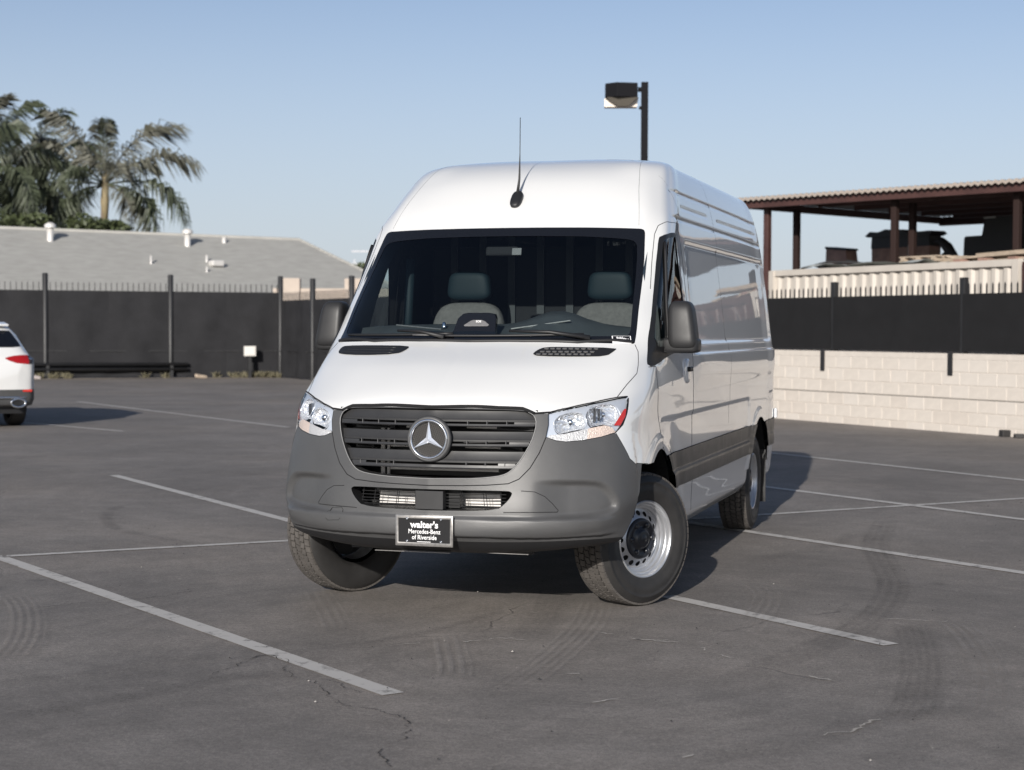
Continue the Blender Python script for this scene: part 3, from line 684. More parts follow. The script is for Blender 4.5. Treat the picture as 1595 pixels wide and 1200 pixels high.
# grey rubbing band along the side, white sill below
band, rest = take(rest, lambda V: np.where((V[:, 1] > .1) & (V[:, 0] > .85), np.minimum(.829-V[:, 2], V[:, 2]-.621), -1))
# bonnet panel and roof cap are cut free so that each is its own piece of bodywork
HS = [(-.4, 1.10), (.6, 1.10), (.89, 1.188), (.913, 1.251), (.94, 1.311), (.936, 1.352), (.916, 1.429), (.892, 1.4685), (.86, 1.4705), (.6, 1.4765), (.35, 1.4795), (-.4, 1.48)]
hood, rest = take(rest, lambda V: np.where((V[:, 1] < .1), sdf_poly(V[:, [0, 2]], HS), -1))
door, rest = take(rest, lambda V: np.where(V[:, 0] > .84, sdf_poly(V[:, [1, 2]], rounded([(-.115, 1.34), (.0, 1.345), (-.015, 1.255), (-.004, 1.096), (.066, .912), (.25, .80), (.48, .62), (.6, .40), (1.15, .40), (1.09, .60), (1.088, 1.0), (1.086, 1.37), (1.09, 2.0), (1.07, 2.15), (.98, 2.2), (.86, 2.203), (.70, 2.196), (.604, 2.168), (.538, 2.112), (.423, 1.975), (.264, 1.785), (.1, 1.60), (-.02, 1.475)], 0)), -1))
obj('body_shell', *both(rest), MT['paint'], van, True)
obj('hood', *both(hood), MT['paint'], van, True)
for o in side_pair(door, 'cab_door', MT['paint'], van): pass
doors = [o for o in van.children if o.name.startswith('cab_door')]
obj('front_bumper', *both(bumper), MT['plastic'], van, True)
bumper_o = [o for o in van.children if o.name == 'front_bumper'][0]
obj('lower_valance', *both(low_strip), MT['black'], bumper_o, True)
side_pair(insert, 'bumper_insert', MT['plastic'], bumper_o)
side_pair(pushed(band, .010), 'side_rubbing_band', MT['plastic_dk'], van)
wsc = obj('windshield', *both(pushed(pane, -.002)), MT['glass'], van, True)
obj('black_border', *both(frit), MT['gloss_black'], wsc, True)
for k, d in enumerate(sorted(doors, key=lambda o: -o.data.vertices[0].co.x)):
    s = 1 if d.data.vertices[0].co.x > 0 else -1
    for nm, part, mt in (('window_glass', pushed(dglass, -.004), MT['sideglass']), ('window_seal', dseal, MT['black'])):
        V, F = part; V = np.asarray(V)*[s, 1, 1]
        obj(nm, V, F if s > 0 else [q[::-1] for q in F], mt, d, True)
for s in (1, -1):
    MB().tube([(s*(q.x+.003), q.y, q.z) for q in [on_shell(Vector((.95, .30+.25*i/10, 1.45+.63*i/10))) for i in range(11)]], .011, 6).build('quarter_divider', MT['black'], van, True)
# body pieces that look alike from both sides but edge lines between them: dark gaps lying in the surface
def seam(pts, r=.0024, name='panel_gap', mirror=True, par=van, mat='gap', n=6, off=-.0008):
    P_ = []
    for a, b in zip(pts[:-1], pts[1:]):
        k = max(2, int((Vector(b)-Vector(a)).length/.025))
        P_ += [Vector(a).lerp(Vector(b), i/k) for i in range(k)]
    P_.append(Vector(pts[-1])); P_ = [on_shell(p, off) for p in P_]
    P_ = [p for i, p in enumerate(P_) if i == 0 or (p-P_[i-1]).length > 1e-4]
    if len(P_) < 2: return
    mb = MB().tube(P_, r, n)
    mb.build(name, MT[mat], par, True)
    if mirror: MB().tube([(-p.x, p.y, p.z) for p in P_], r, n).build(name, MT[mat], par, True)
seam([(.89, -.529, 1.188), (.913, -.401, 1.251), (.94, -.263, 1.311), (.936, -.211, 1.352), (.916, -.122, 1.429), (.89, -.089, 1.467)])
seam([(-.535, -.89, 1.112), (-.473, -.898, 1.138), (-.352, -.934, 1.142), (0, -.985, 1.143), (.352, -.934, 1.142), (.473, -.898, 1.138), (.535, -.89, 1.112)], .0105, mirror=False)
seam([(.515, -.893, 1.120), (.535, -.89, 1.114), (.57, -.87, 1.115), (.612, -.85, 1.119)], .0062)
seam([(.535, -.89, 1.113), (.6, -.857, 1.117), (.689, -.782, 1.14), (.791, -.667, 1.165), (.892, -.526, 1.188), (.935, -.464, 1.194)], .0045)
seam([(.94, -.463, 1.183), (.947, -.529, 1.107), (.935, -.579, 1.045), (.908, -.634, 1.007)], .0022)
seam([(.908, -.634, 1.007), (.849, -.712, .987), (.77, -.788, .972), (.693, -.843, .966), (.647, -.867, .972), (.596, -.888, .991), (.604, -.871, 1.054), (.6, -.857, 1.114)], .0022)
seam([(.908, -.634, 1.007), (.931, -.617, .964), (.953, -.597, .919), (.974, -.572, .866), (.99, -.526, .84), (1.017, -.357, .824)], .002)
seam([(.57, -.917, .912), (.528, -.95, .832), (.477, -.974, .776), (.423, -.99, .752), (.312, -1.01, .743), (.185, -1.024, .738), (0, -1.03, .7345)], .003)
seam([(.597, -.887, .992), (.57, -.917, .912)], .003)
seam([(.49, -.98, .716), (.557, -.96, .711), (.611, -.944, .687), (.654, -.933, .649), (.683, -.925, .615), (.678, -.928, .607), (.405, -1.014, .604)], .0022)
seam([(-.57, -1, .598), (-.50, -1, .602), (-.49, -1, .59), (-.49, -1, .545), (-.50, -1, .535), (-.57, -.98, .53), (-.585, -.98, .54), (-.585, -.98, .588), (-.57, -1, .598)], .0018, mirror=False)   # tow-eye cover
seam([(-.125, 0, 1.345), (0, 0, 1.345)][:0] or [(.973, -.114, 1.343), (.987, .012, 1.345), (1.002, -.015, 1.255), (1.01, -.004, 1.096), (1.012, .066, .912), (1.0, .25, .80)])
seam([(.902, .264, 1.787), (.879, .423, 1.979), (.867, .538, 2.116), (.875, .604, 2.17), (.906, .7, 2.198), (.926, .86, 2.203), (.92, .98, 2.2), (.912, 1.07, 2.15), (.927, 1.09, 2.0), (.947, 1.086, 1.846), (1.001, 1.086, 1.368), (1.008, 1.088, 1.0), (1.0, 1.09, .60), (.98, 1.15, .42)])
seam([(.90, 1.06, 2.2), (.86, 1.04, 2.42), (.80, 1.02, 2.52)], .0016)
seam([(.66, 2.45, 2.65), (.73, 2.44, 2.625), (.779, 2.47, 2.589), (.826, 2.46, 2.504), (.86, 2.45, 2.399), (.894, 2.45, 2.246), (.919, 2.47, 2.075), (.94, 2.49, 1.895), (.971, 2.50, 1.631), (.998, 2.50, 1.406), (1.005, 2.50, 1.283), (1.008, 2.50, .9)], .0016)
seam([(.774, .53, 2.166), (.717, .787, 2.404), (.672, 1.02, 2.552), (.635, 1.234, 2.616), (.63, 2, 2.64)], .0014)
def surf_tube(pts, r, name, mat, par, off=0.):
    P_ = []
    for a, b in zip(pts[:-1], pts[1:]):
        k = max(2, int((Vector(b)-Vector(a)).length/.03)); P_ += [on_shell(Vector(a).lerp(Vector(b), i/k), off) for i in range(k)]
    return MB().tube(P_+[on_shell(pts[-1], off)], r).build(name, mat, par, True)

# ---- grille: recessed black box, broad and thin slats, emblem
def half_w(z, poly=GI):
    ws = []
    for i in range(len(poly)):
        a, b = poly[i], poly[(i+1) % len(poly)]
        if (a[1]-z)*(b[1]-z) <= 0 and abs(a[1]-b[1]) > 1e-9:
            x = a[0]+(b[0]-a[0])*(z-a[1])/(b[1]-a[1])
            if x > 0: ws.append(x)
    return max(ws) if ws else .3
fo = obj('grille', *both(gframe), MT['plastic'], van, True)
def hole_wall(poly, depth, name, mat, par, dz0=.0):
    pts = [(x, z) for x, z in poly if x > -.01]
    pts = pts if pts[0][1] > pts[-1][1] else pts[::-1]
    loop = [(max(x, 0), z) for x, z in pts]; loop = [(0, loop[0][1])]+loop+[(0, loop[-1][1])]
    full = loop+[(-x, z) for x, z in loop[::-1][1:-1]]
    n = len(full); V = []; F = []
    for x, z in full:
        y = front_y(x, z); V += [(x, y+.001, z), (x*.985, y+depth, .95+(z-.95)*.985 if name != 'intake_duct' else z)]
    for i in range(n):
        j = (i+1) % n; F.append((2*i, 2*j, 2*j+1, 2*i+1))
    return obj(name, V, F, mat, par, False)
hole_wall(GI, .07, 'grille_inner_frame', MT['plastic_dk'], fo)
hole_wall(IN, .10, 'intake_duct', MT['black'], bumper_o)
MB().box((0, -.70, .93), (1.16, .02, .46)).box((0, -.70, .66), (.98, .02, .20)).build('front_cavity_back', MT['black'], van)
MB().box((0, -.79, .735), (1.1, .16, .02)).box((0, -.80, 1.125), (1.1, .16, .01)).box((0, -.8, .60), (.9, .2, .01)).build('front_cavity_floor', MT['black'], van)
lipc = [(x, z) for x, z in GI if x > .0 and z < 1.12]
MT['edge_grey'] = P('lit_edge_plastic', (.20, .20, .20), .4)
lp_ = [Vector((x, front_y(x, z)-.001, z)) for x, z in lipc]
MB().tube(lp_+[Vector((-p.x, p.y, p.z)) for p in lp_[::-1]], .0028, 6).build('grille_lip', MT['edge_grey'], fo, True)  # highlight along the frame's inner edge, put in as a lighter grey tube
def slat(zt, zb, wsc=.985, yo=.016, depth=.03, tilt=.012, name='slat', mat='plastic_dk', nose=0., z_arch=0.):
    n = 44; V = []; F = []
    prof = [(tilt, zt), (tilt*.35, zt*.35+zb*.65), (0-nose*.5, zb*.8+zt*.2), (0-nose, zb+.002), (.006, zb), (depth, zb+.003), (depth+tilt, zt)]
    for i in range(n+1):
        q_ = -1+2*i/n
        for a, z in prof:
            x = q_*half_w(min(max(z, .772), 1.1325))*wsc; V.append((x, front_y(x, (zt+zb)/2)+yo+a, z))
    m_ = len(prof)
    for i in range(n):
        for k in range(m_):
            F.append((i*m_+k, (i+1)*m_+k, (i+1)*m_+(k+1) % m_, i*m_+(k+1) % m_))
    F += [tuple(range(m_))[::-1], tuple(n*m_+k for k in range(m_))]
    return sharp(obj(name, V, F, MT[mat], fo, True), 30)
for zt, zb in ((1.1235, 1.066), (1.016, .963), (.913, .853)):
    slat(zt, zb, .992, .014, .035, .020)
for zt, zb in ((1.0565, 1.043), (.953, .939), (.843, .824)):
    slat(zt, zb, .985, .004, .045, .006, 'thin_slat', 'plastic_dk', .004)
for zt, zb in ((1.066, 1.0565), (.963, .953), (.853, .843)):   # slots close towards the ends
    w = half_w(zb)
    for s in (-1, 1):
        V = []; 
        for i in range(7):
            x = s*(w*(.80+.19*i/6)); y = front_y(x, zb)+.012
            V += [(x, y, zt+.001), (x, y-.002, zb-.001)]
        obj('slot_end', V, [((2*i, 2*i+2, 2*i+3, 2*i+1) if s > 0 else (2*i+1, 2*i+3, 2*i+2, 2*i)) for i in range(6)], MT['plastic_dk'], fo, True)
    for x in np.linspace(-.40, .40, 9):
        if abs(x) > .12: MB().box((x, front_y(x, zb)+.022, (zt+zb)/2), (.004, .03, .02)).build('slat_clip', MT['plastic'], fo)
for z0, z1, xa, xb in ((1.020, 1.032, -.20, -.10), (.918, .936, -.30, -.11), (.918, .930, .13, .34), (1.024, 1.034, .14, .36), (.795, .812, -.30, .32)):
    MB().box(((xa+xb)/2, -.80, (z0+z1)/2), (xb-xa, .02, z1-z0)).build('radiator_bar', MT['alu'], fo)
MB().box((-.335, -.80, .90), (.022, .02, .27)).box((-.30, -.81, .90), (.012, .02, .27)).build('radiator_bar', MT['alu'], fo)
for xx, zz, ww in ((-.42, .925, .1), (.40, .92, .12), (.42, 1.03, .2), (-.36, 1.03, .22), (.40, .81, .14)):
    MB().box((xx, -.83, zz), (ww, .05, .02)).tube([(xx-ww*.4, -.86, zz+.006), (xx+ww*.4, -.85, zz-.004)], .006).build('hose', MT['black'], fo)
# lower intake: two lit radiator halves, wire grid, sensor block
for x0, x1 in ((-.345, -.095), (.095, .335)):
    MB().box(((x0+x1)/2, -.82, .648), (x1-x0, .02, .066)).build('radiator_core', MT['alu'], bumper_o)
    MB().box(((x0+x1)/2, -.835, .70), (x1-x0+.02, .03, .034)).build('radiator_top', MT['plastic_dk'], bumper_o)
for z in (.625, .640, .655, .672, .69):
    MB().tube([(x, front_y(x, z)+.055, z) for x in np.linspace(-.40, .40, 15)], .0022, 6).build('intake_wire', MT['black'], bumper_o)
for x in (-.40, -.33, -.30, -.20, -.19, .17, .18, .29, .305, .38):
    MB().tube([(x, front_y(x, .66)+.058, .612), (x+.012*(1 if x < 0 else -1), front_y(x, .66)+.058, .712)], .0018, 6).build('intake_wire', MT['black'], bumper_o)
MB().box((.006, front_y(0, .66)+.028, .657), (.155, .05, .098)).build('sensor_block', MT['plastic_dk'], bumper_o, bevel=.004)
MB().box((.115, front_y(0, .66)+.12, .657), (.06, .05, .09)).build('sensor_bracket', MT['black'], bumper_o)
# emblem
ey = front_y(0, .976)-.012; EC = Vector((.003, ey, .976))
em = MB().revolve([(.045, .098), (.012, .122), (-.004, .118), (-.012, .110), (-.006, .101), (.012, .098)], 64, 'Y', EC).build('emblem_bezel', MT['plastic'], fo, True)
MB().revolve([(.006, .106), (-.010, .107), (-.0175, .100), (-.0135, .0925), (.006, .090)], 72, 'Y', EC).build('emblem_ring', MT['chrome'], fo, True)
MB().revolve([(.018, .098), (.012, .0001)], 48, 'Y', EC).build('emblem_back', MT['black'], fo, True)
mesh_mb = MB()
for k in range(-10, 11):
    t = k*.0098
    if abs(t) < .092:
        L_ = math.sqrt(.094**2-t*t)
        a = Vector((t*.94, 0, t*.34)); d = Vector((-.34, 0, .94)); mesh_mb.bar(EC+a-d*L_+Vector((0, .006, 0)), EC+a+d*L_+Vector((0, .006, 0)), .0026, .004)
        a = Vector((t*.34, 0, t*-.94)); d = Vector((.94, 0, .34)); mesh_mb.bar(EC+a-d*L_+Vector((0, .0045, 0)), EC+a+d*L_+Vector((0, .0045, 0)), .0026, .004)
tag(mesh_mb.build('emblem_mesh', P('emblem_mesh_metal', (.055, .052, .05), .4, .3), fo), kind='stuff')
star = MB(); tips = []
ctr = EC+Vector((0, -.020, 0)); V = [ctr]; 
for k in range(3):
    a = math.pi/2+k*2*math.pi/3; b = a+math.pi/3
    V.append(EC+Vector((.096*math.cos(a), -.006, .096*math.sin(a)))); V.append(EC+Vector((.0175*math.cos(b), -.004, .0175*math.sin(b))))
F = [(0, 1+i, 1+(i+1) % 6) for i in range(6)]; V.append(EC+Vector((0, .004, 0))); F += [(7, 1+(i+1) % 6, 1+i) for i in range(6)]
obj('emblem_star', V, [q[::-1] for q in F], MT['star'], fo)

# ---- head lamps
def clip_poly(part, poly3, off=0.):
    poly = [(s_of(x, y), z) for x, y, z in poly3]
    return split(part[0], part[1], sdf_poly(np.stack([s_of(part[0][:, 0], part[0][:, 1]), part[0][:, 2]], 1), poly))
def ell(part, c, a, b, rot):
    q = np.stack([s_of(part[0][:, 0], part[0][:, 1])-s_of(c[0], c[1]), part[0][:, 2]-c[2]], 1)
    cr, sr = math.cos(rot), math.sin(rot); u = (q[:, 0]*cr+q[:, 1]*sr)/a; v = (-q[:, 0]*sr+q[:, 1]*cr)/b
    return 1-(np.abs(u)**2.5+np.abs(v)**2.5)
# finer lamp patch
bm_ = bmesh.new(); tmp = bpy.data.meshes.new('t'); tmp.from_pydata([tuple(v) for v in lamp[0]], [], [tuple(int(i) for i in q) for q in lamp[1]])
bm_.from_mesh(tmp); bmesh.ops.subdivide_edges(bm_, edges=bm_.edges, cuts=2, use_grid_fill=True)
bm_.verts.ensure_lookup_table(); bm_.verts.index_update()
lamp_f = (np.array([tuple(v.co) for v in bm_.verts]), [tuple(v.index for v in f.verts) for f in bm_.faces]); bm_.free(); bpy.data.meshes.remove(tmp)
STRIP = [(.596, -.888, .985), (.62, -.88, 1.002), (.68, -.848, 1.006), (.74, -.81, 1.020), (.80, -.765, 1.034), (.868, -.69, 1.048), (.90, -.65, 1.035), (.93, -.62, .98), (.8, -.77, .94), (.6, -.9, .94)]
strip_, lampup = clip_poly(lamp_f, STRIP)
amber_, clear_ = split(strip_[0], strip_[1], strip_[0][:, 0]-.79)
MARK = [(.930, -.53, 1.128), (.940, -.515, 1.13), (.942, -.545, 1.09), (.928, -.60, 1.043), (.900, -.635, 1.045), (.915, -.585, 1.085)]
mark_, _ = clip_poly(lampup, MARK)
c1 = (.70, -.79, 1.060); c2 = (.835, -.625, 1.095)
ch1, r1 = split(lampup[0], lampup[1], ell(lampup, c1, .088, .058, R(14)))
ch2, r2 = split(r1[0], r1[1], ell(r1, c2, .092, .066, R(12)))
def bowl(part, c, a, b, depth):
    V, F = part; f = np.clip(ell(part, c, a, b, R(13)), 0, 1)
    Nn = np.array([-.45, .88, 0]); return V+Nn*(depth*np.sqrt(f)[:, None]+.012), F
for s in (1, -1):
    mir = lambda part: (np.asarray(part[0])*[s, 1, 1], part[1] if s > 0 else [q[::-1] for q in part[1]])
    hl = obj('headlight', *mir(pushed(lamp, .001)), MT['lens'], van, True)
    obj('lamp_housing', *mir(pushed(r2, -.012)), MT['lamp_house'], hl, True)
    obj('reflector_bowl', *mir(bowl(ch1, c1, .088, .058, .05)), MT['reflector'], hl, True)
    obj('reflector_bowl', *mir(bowl(ch2, c2, .092, .066, .055)), MT['reflector'], hl, True)
    obj('turn_signal', *mir(pushed(amber_, -.006)), MT['amber'], hl, True)
    obj('running_light', *mir(pushed(clear_, -.006)), MT['clear_rib'], hl, True)
    obj('side_marker', *mir(pushed(mark_, -.002)), MT['red'], hl, True)
    for k in range(5):     # ribs between the chambers
        x = .795+.009*k; y = -.688+.011*k; MB().box((s*x, y+.004, 1.10), (.003, .018, .075-.004*k), s*R(40)).build('reflector_rib', MT['plastic'] if k % 2 else MT['chrome'], hl)
    for (cx, a_, b_) in ((c1, .088, .058), (c2, .092, .066)):     # bezel round each chamber
        rim_ = []
        for k in range(33):
            t_ = 2*math.pi*k/32; ce, se = math.cos(t_), math.sin(t_); e_ = 2/2.5
            u = a_*math.copysign(abs(ce)**e_, ce); v = b_*math.copysign(abs(se)**e_, se); cr, sr = math.cos(R(13)), math.sin(R(13))
            ds, dz = u*cr-v*sr, u*sr+v*cr
            p = on_shell(Vector((cx[0]+ds*.80, cx[1]+ds*.70, cx[2]+dz)), -.010); rim_.append(Vector((p.x*s, p.y, p.z)))
        MB().tube(rim_, .0016, 6, False).build('reflector_bezel', MT['lamp_house'], hl, True)
    for cx in (c1, c2):
        MB().revolve([(0, .0001), (.0, .016), (.012, .018), (.018, .014), (.022, .0001)], 20, 'Y', (s*(cx[0]-.008), cx[1]+.018, cx[2]+.002)).build('bulb', MT['chrome'], hl, True)
# ---- plate
py = front_y(0, .50)-.020
pl = MB().box((0.0, py+.005, .504), (.300, .008, .145)).build('license_plate', MT['plate'], van)
pf = MB()
V = []; 
for w, h, y in ((.158, .0815, py+.002), (.158, .0815, py-.006), (.141, .062, py-.006), (.141, .062, py+.002)):
    V += [(-w, y, .504-h), (w, y, .504-h), (w, y, .504+h), (-w, y, .504+h)]
F = []
for k in range(3):
    for i in range(4): j = (i+1) % 4; F.append((4*k+i, 4*k+j, 4*k+4+j, 4*k+4+i))
sharp(pf.add(V, F).build('plate_frame', MT['plate_frame'], pl, bevel=.003), 40)
for bx_, bz_ in ((-.093, .565), (.093, .565), (-.093, .448), (.093, .448)):
    MB().revolve([(0, .0001), (-.003, .004), (-.001, .007), (.003, .007)], 14, 'Y', (bx_, py-.005, bz_)).build('plate_screw', MT['chrome'], pl, True)
pm = lambda x, z: frame((x, py-.0005, z), (1, 0, 0), (0, 0, 1))
text("walter's", .047, MT['white'], 'plate_lettering', pl, pm(0, .5335) @ Matrix.Diagonal((1.03, 1, 1, 1)), .0006, .0014)
text("Mercedes-Benz", .033, MT['white'], 'plate_lettering', pl, pm(0, .4985) @ Matrix.Diagonal((.86, 1.0, 1, 1)), .0006, .0003)
text("of Riverside", .033, MT['white'], 'plate_lettering', pl, pm(0, .468) @ Matrix.Diagonal((.86, 1.0, 1, 1)), .0006, .0003)
MB().box((0, py-.0058, .4465), (.075, .001, .003)).build('frame_print', MT['white'], pl)

# ---- wheels
TR, TWD = .380, .236
def make_wheel(side, steer, loc):
    """side +1: outer face towards +X"""
    w = thing('wheel', None, None); w.parent = van; w.location = loc; w.rotation_euler = (0, 0, steer)
    del_keys = [k for k in ('label', 'category') if k in w.keys()]
    s = side; hw = TWD/2
    prof = [(-.085, .205), (-.100, .212), (-.112, .235), (-.121, .285), (-.118, .325), (-.108, .350), (-.098, .362), (-.088, .3665), (0, .3685), (.088, .3665), (.098, .362), (.108, .350), (.1175, .329), (.1205, .325), (.1205, .319), (.1185, .317), (.120, .300), (.122, .285), (.119, .262), (.1135, .252), (.112, .235), (.102, .215), (.098, .212), (.085, .205)]
    prof = [(s*a, b) for a, b in prof]
    if s < 0: prof = prof[::-1]
    ty = MB().revolve(prof, 96, 'X').build('tyre', MT['rubber'], w, True); sharp(ty, 60)
    # tread: five ribs of blocks
    tb = MB(); NP = 58
    ribs = [(-.101, -.070), (-.060, -.026), (-.016, .016), (.026, .060), (.070, .101)]
    for ri, (x0, x1) in enumerate(ribs):
        for k in range(NP):
            g = .13 if ri in (0, 4) else .17
            a0 = 2*math.pi*(k+(ri % 2)*.5)/NP; a1 = a0+2*math.pi/NP*(1-g); zig = .0045 if ri not in (0, 4) else 0
            V = []
            for (aa, xx, sk) in ((a0, x0, 1), (a1, x0, -1), (a1, x1, -1), (a0, x1, 1)):
                xx2 = xx+zig*sk*(1 if ri % 2 else -1); ex = abs(xx2)
                ro = TR-.0035-(.0 if ex < .07 else (ex-.07)*.22); sk_a = .012*(xx2-x0)/(x1-x0)
                for rr in (ro-.013, ro): V.append((xx2, rr*math.cos(aa+sk_a), rr*math.sin(aa+sk_a)))
            tb.add(V, [(1, 3, 5, 7), (0, 1, 7, 6), (2, 3, 1, 0), (4, 5, 3, 2), (6, 7, 5, 4)])
    tag(tb.build('tread_block', MT['tread'], w), kind='stuff')
    rim = MB().revolve([(s*a, b) for a, b in ((-.075, .186), (-.02, .176), (.026, .170), (.030, .1675), (.038, .1685), (.040, .174), (.058, .176), (.062, .180), (.064, .186), (.080, .189), (.085, .193), (.087, .200), (.100, .203), (.106, .208), (.108, .214), (.103, .219), (.090, .214))], 72, 'X').build('rim', MT['silver'], w, True); sharp(rim, 28)
    # wheel disc with a ring of round holes
    nh = 16; V = []; F = []
    disc = lambda r: .040+.03*sstep(.165, .10, np.array(r))
    seg = nh*8; rings = [.168, .156, .150, .1465, .143, .1395, .136, .130, .122, .112, .09]
    for r in rings:
        for k in range(seg):
            a = 2*math.pi*k/seg; V.append((s*float(.036+.028*(1-sstep(.10, .165, np.array(r)))), r*math.cos(a), r*math.sin(a)))
    for i in range(len(rings)-1):
        for k in range(seg):
            F.append((i*seg+k, i*seg+(k+1) % seg, (i+1)*seg+(k+1) % seg, (i+1)*seg+k))
    V = np.array(V); ang = np.arctan2(V[:, 2], V[:, 1]); pit = 2*math.pi/nh
    am = (ang+pit/2) % pit-pit/2; rr = np.hypot(V[:, 1], V[:, 2]); hf = np.hypot((rr-.1435)/.0145, am*.143/.0165)-1
    (dV, dF), _ = split(V, F, hf)
    obj('wheel_disc', dV, dF, MT['silver'], w, True)
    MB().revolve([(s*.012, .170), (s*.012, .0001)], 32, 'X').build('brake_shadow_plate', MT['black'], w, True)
    cap = MB().revolve([(s*a, b) for a, b in ((.060, .116), (.074, .112), (.078, .100), (.070, .080), (.066, .062), (.085, .052), (.092, .040), (.088, .030), (.094, .020), (.095, .0001))], 48, 'X').build('hub_cap', MT['hub'], w, True)
    for k in range(6):
        a = 2*math.pi*k/6; MB().revolve([(s*.066, .016), (s*.082, .014), (s*.084, .0001)], 12, 'X', (0, .084*math.cos(a), .084*math.sin(a))).build('lug_cover', MT['hub'], w, True)
    for k, ch in enumerate("KUMHO"):
        a = R(258)+k*R(7) if s > 0 else R(258)-k*R(7)
        up_ = Vector((0, math.cos(a), math.sin(a))); o_ = up_*.318+Vector((s*.1175, 0, 0)); xa = Vector((0, -math.sin(a), math.cos(a)))*(1 if s > 0 else -1)
        text(ch, .034, MT['black'], 'tyre_lettering', w, frame(o_, -xa if False else xa, up_*-1 if False else -up_ if False else up_) if False else frame(o_, (up_.cross(Vector((s, 0, 0)))), up_), .0008, .0)
    return w
ST = R(-30)
make_wheel(1, ST, (.862, 0, TR-.004)); make_wheel(-1, ST, (-.862, 0, TR-.004))
make_wheel(1, 0, (.868, 3.86, TR-.004)); make_wheel(-1, 0, (-.868, 3.86, TR-.004))
for yc in (0, 3.90):
    for s in (1, -1):
        V = []; F = []
        for k in range(25):
            a = (math.pi-.42)*k/24+.06; c_, s_ = math.cos(a), math.sin(a)
            for x in (.50, .985): V.append((s*x, yc+.535*c_, .372+.535*s_))
        for k in range(24): F.append((2*k, 2*k+1, 2*k+3, 2*k+2))
        F.append(tuple(range(0, 50, 2))); obj('wheel_arch_liner', V, F, MT['black'], van)
ub = MB().box((0, -.15, .50), (1.0, 1.35, .12)).box((0, 2.0, .46), (1.72, 2.66, .10)).box((0, 3.9, .52), (1.0, 1.2, .10)).box((0, 4.6, .52), (1.7, .5, .10)).build('underbody', MT['black'], van)
MB().tube([(-.86, 0, .36), (-.3, .02, .33), (.3, .02, .33), (.86, 0, .36)], .045).box((0, .02, .34), (.5, .3, .14)).build('front_axle', MT['black'], van)
MB().tube([(-.86, 3.86, .37), (.86, 3.86, .37)], .05).revolve([(-.12, .02), (-.1, .11), (.1, .11), (.12, .02)], 20, 'X', (0, 3.86, .37)).build('rear_axle', MT['black'], van)
MB().box((-.12, -.93, .372), (.42, .02, .003)).box((.40, -.90, .378), (.22, .02, .003)).build('skid_strip', MT['plate_frame'], bumper_o)
for xx in (.42, -.45): MB().box((xx, -.72, .375), (.16, .1, .03)).build('skid_bracket', MT['black'], van)
for s in (1, -1): MB().box((s*.92, 4.36, .38), (.16, .012, .42)).build('mud_flap', MT['black'], van)
MB().box((0, 4.98, .55), (1.84, .12, .16)).build('rear_bumper', MT['plastic'], van, bevel=.02)
for s in (1, -1): MB().box((s*1.0, 4.90, .86), (.03, .05, .08)).build('rear_marker', MT['white'], van, bevel=.008)
# ---- mirrors
def superblock(c, r, p=4., n=20, m_=28, shear=(0, 0), taper=None):
    V = []; F = []
    sg = lambda v, e: math.copysign(abs(v)**e, v)
    for i in range(n+1):
        ph = -math.pi/2+math.pi*i/n
        for k in range(m_):
            th = 2*math.pi*k/m_
            x = sg(math.cos(ph), 2/p)*sg(math.cos(th), 2/p); y = sg(math.cos(ph), 2/p)*sg(math.sin(th), 2/p); z = sg(math.sin(ph), 2/p)
            if taper: x *= 1+taper*z
            V.append((c[0]+r[0]*x+shear[0]*z, c[1]+r[1]*y+shear[1]*z, c[2]+r[2]*z))
    for i in range(n):
        for k in range(m_): F.append((i*m_+k, i*m_+(k+1) % m_, (i+1)*m_+(k+1) % m_, (i+1)*m_+k))
    return V, F
for s in (1, -1):
    mr = obj('wing_mirror', *superblock((1.083, .315, 1.578), (.080, .082, .140), 4.6, taper=-.13, shear=(-.012, .02)), MT['mirror'], van, True)
    if s < 0:
        for v in mr.data.vertices: v.co.x *= -1
        mr.data.flip_normals()
    o2 = obj('mirror_base', *superblock((1.070, .32, 1.462), (.115, .083, .046), 5.), MT['mirror'], mr, True)
    o3 = MB().box((1.025, .318, 1.456), (.14, .15, .075)).build('mirror_arm', MT['plastic_dk'], mr, bevel=.012)
    o4 = MB().box((1.083, .399, 1.575), (.115, .004, .20)).build('mirror_glass', MT['chrome'], mr)
    for o in (o2, o3, o4):
        if s < 0:
            for v in o.data.vertices: v.co.x *= -1
            o.data.flip_normals()
# ---- door handles, wipers, aerial, bonnet vents, sticker
for s in (1, -1):
    hb = superblock((1.006, .865, 1.30), (.018, .055, .075), 3); o = obj('handle_recess', *hb, MT['paint'], van, True)
    h2 = MB().box((1.026, .865, 1.312), (.025, .10, .03)).build('door_handle', MT['black'], van, bevel=.008)
    for q in (o, h2):
        if s < 0:
            for v in q.data.vertices: v.co.x *= -1
            q.data.flip_normals()
def screen_pt(x, z, off):
    h = shell.ray_cast(Vector((abs(x), -4, z)), Vector((0, 1, 0)))
    p = h[0]+h[1]*off if h[0] else Vector((abs(x), -.2, z))
    return Vector((p.x if x >= 0 else -p.x, p.y, p.z))
for (x0, x1, xp, z0, z1) in ((-.80, -.12, -.16, 1.502, 1.512), (-.20, .62, .66, 1.498, 1.512)):
    wp = MB().tube([screen_pt(x0+(x1-x0)*i/12, z0+(z1-z0)*i/12-.004*math.sin(math.pi*i/12), .016) for i in range(13)], .0085, 6).build('wiper', MT['black'], van, True)
    MB().tube([screen_pt(xp, 1.487, .022), screen_pt(xp*.5+(x0+x1)*.25, 1.507, .035), screen_pt((x0+x1)/2, 1.515, .032)], [.014, .010, .007], 8).build('wiper_arm', MT['black'], wp, True)
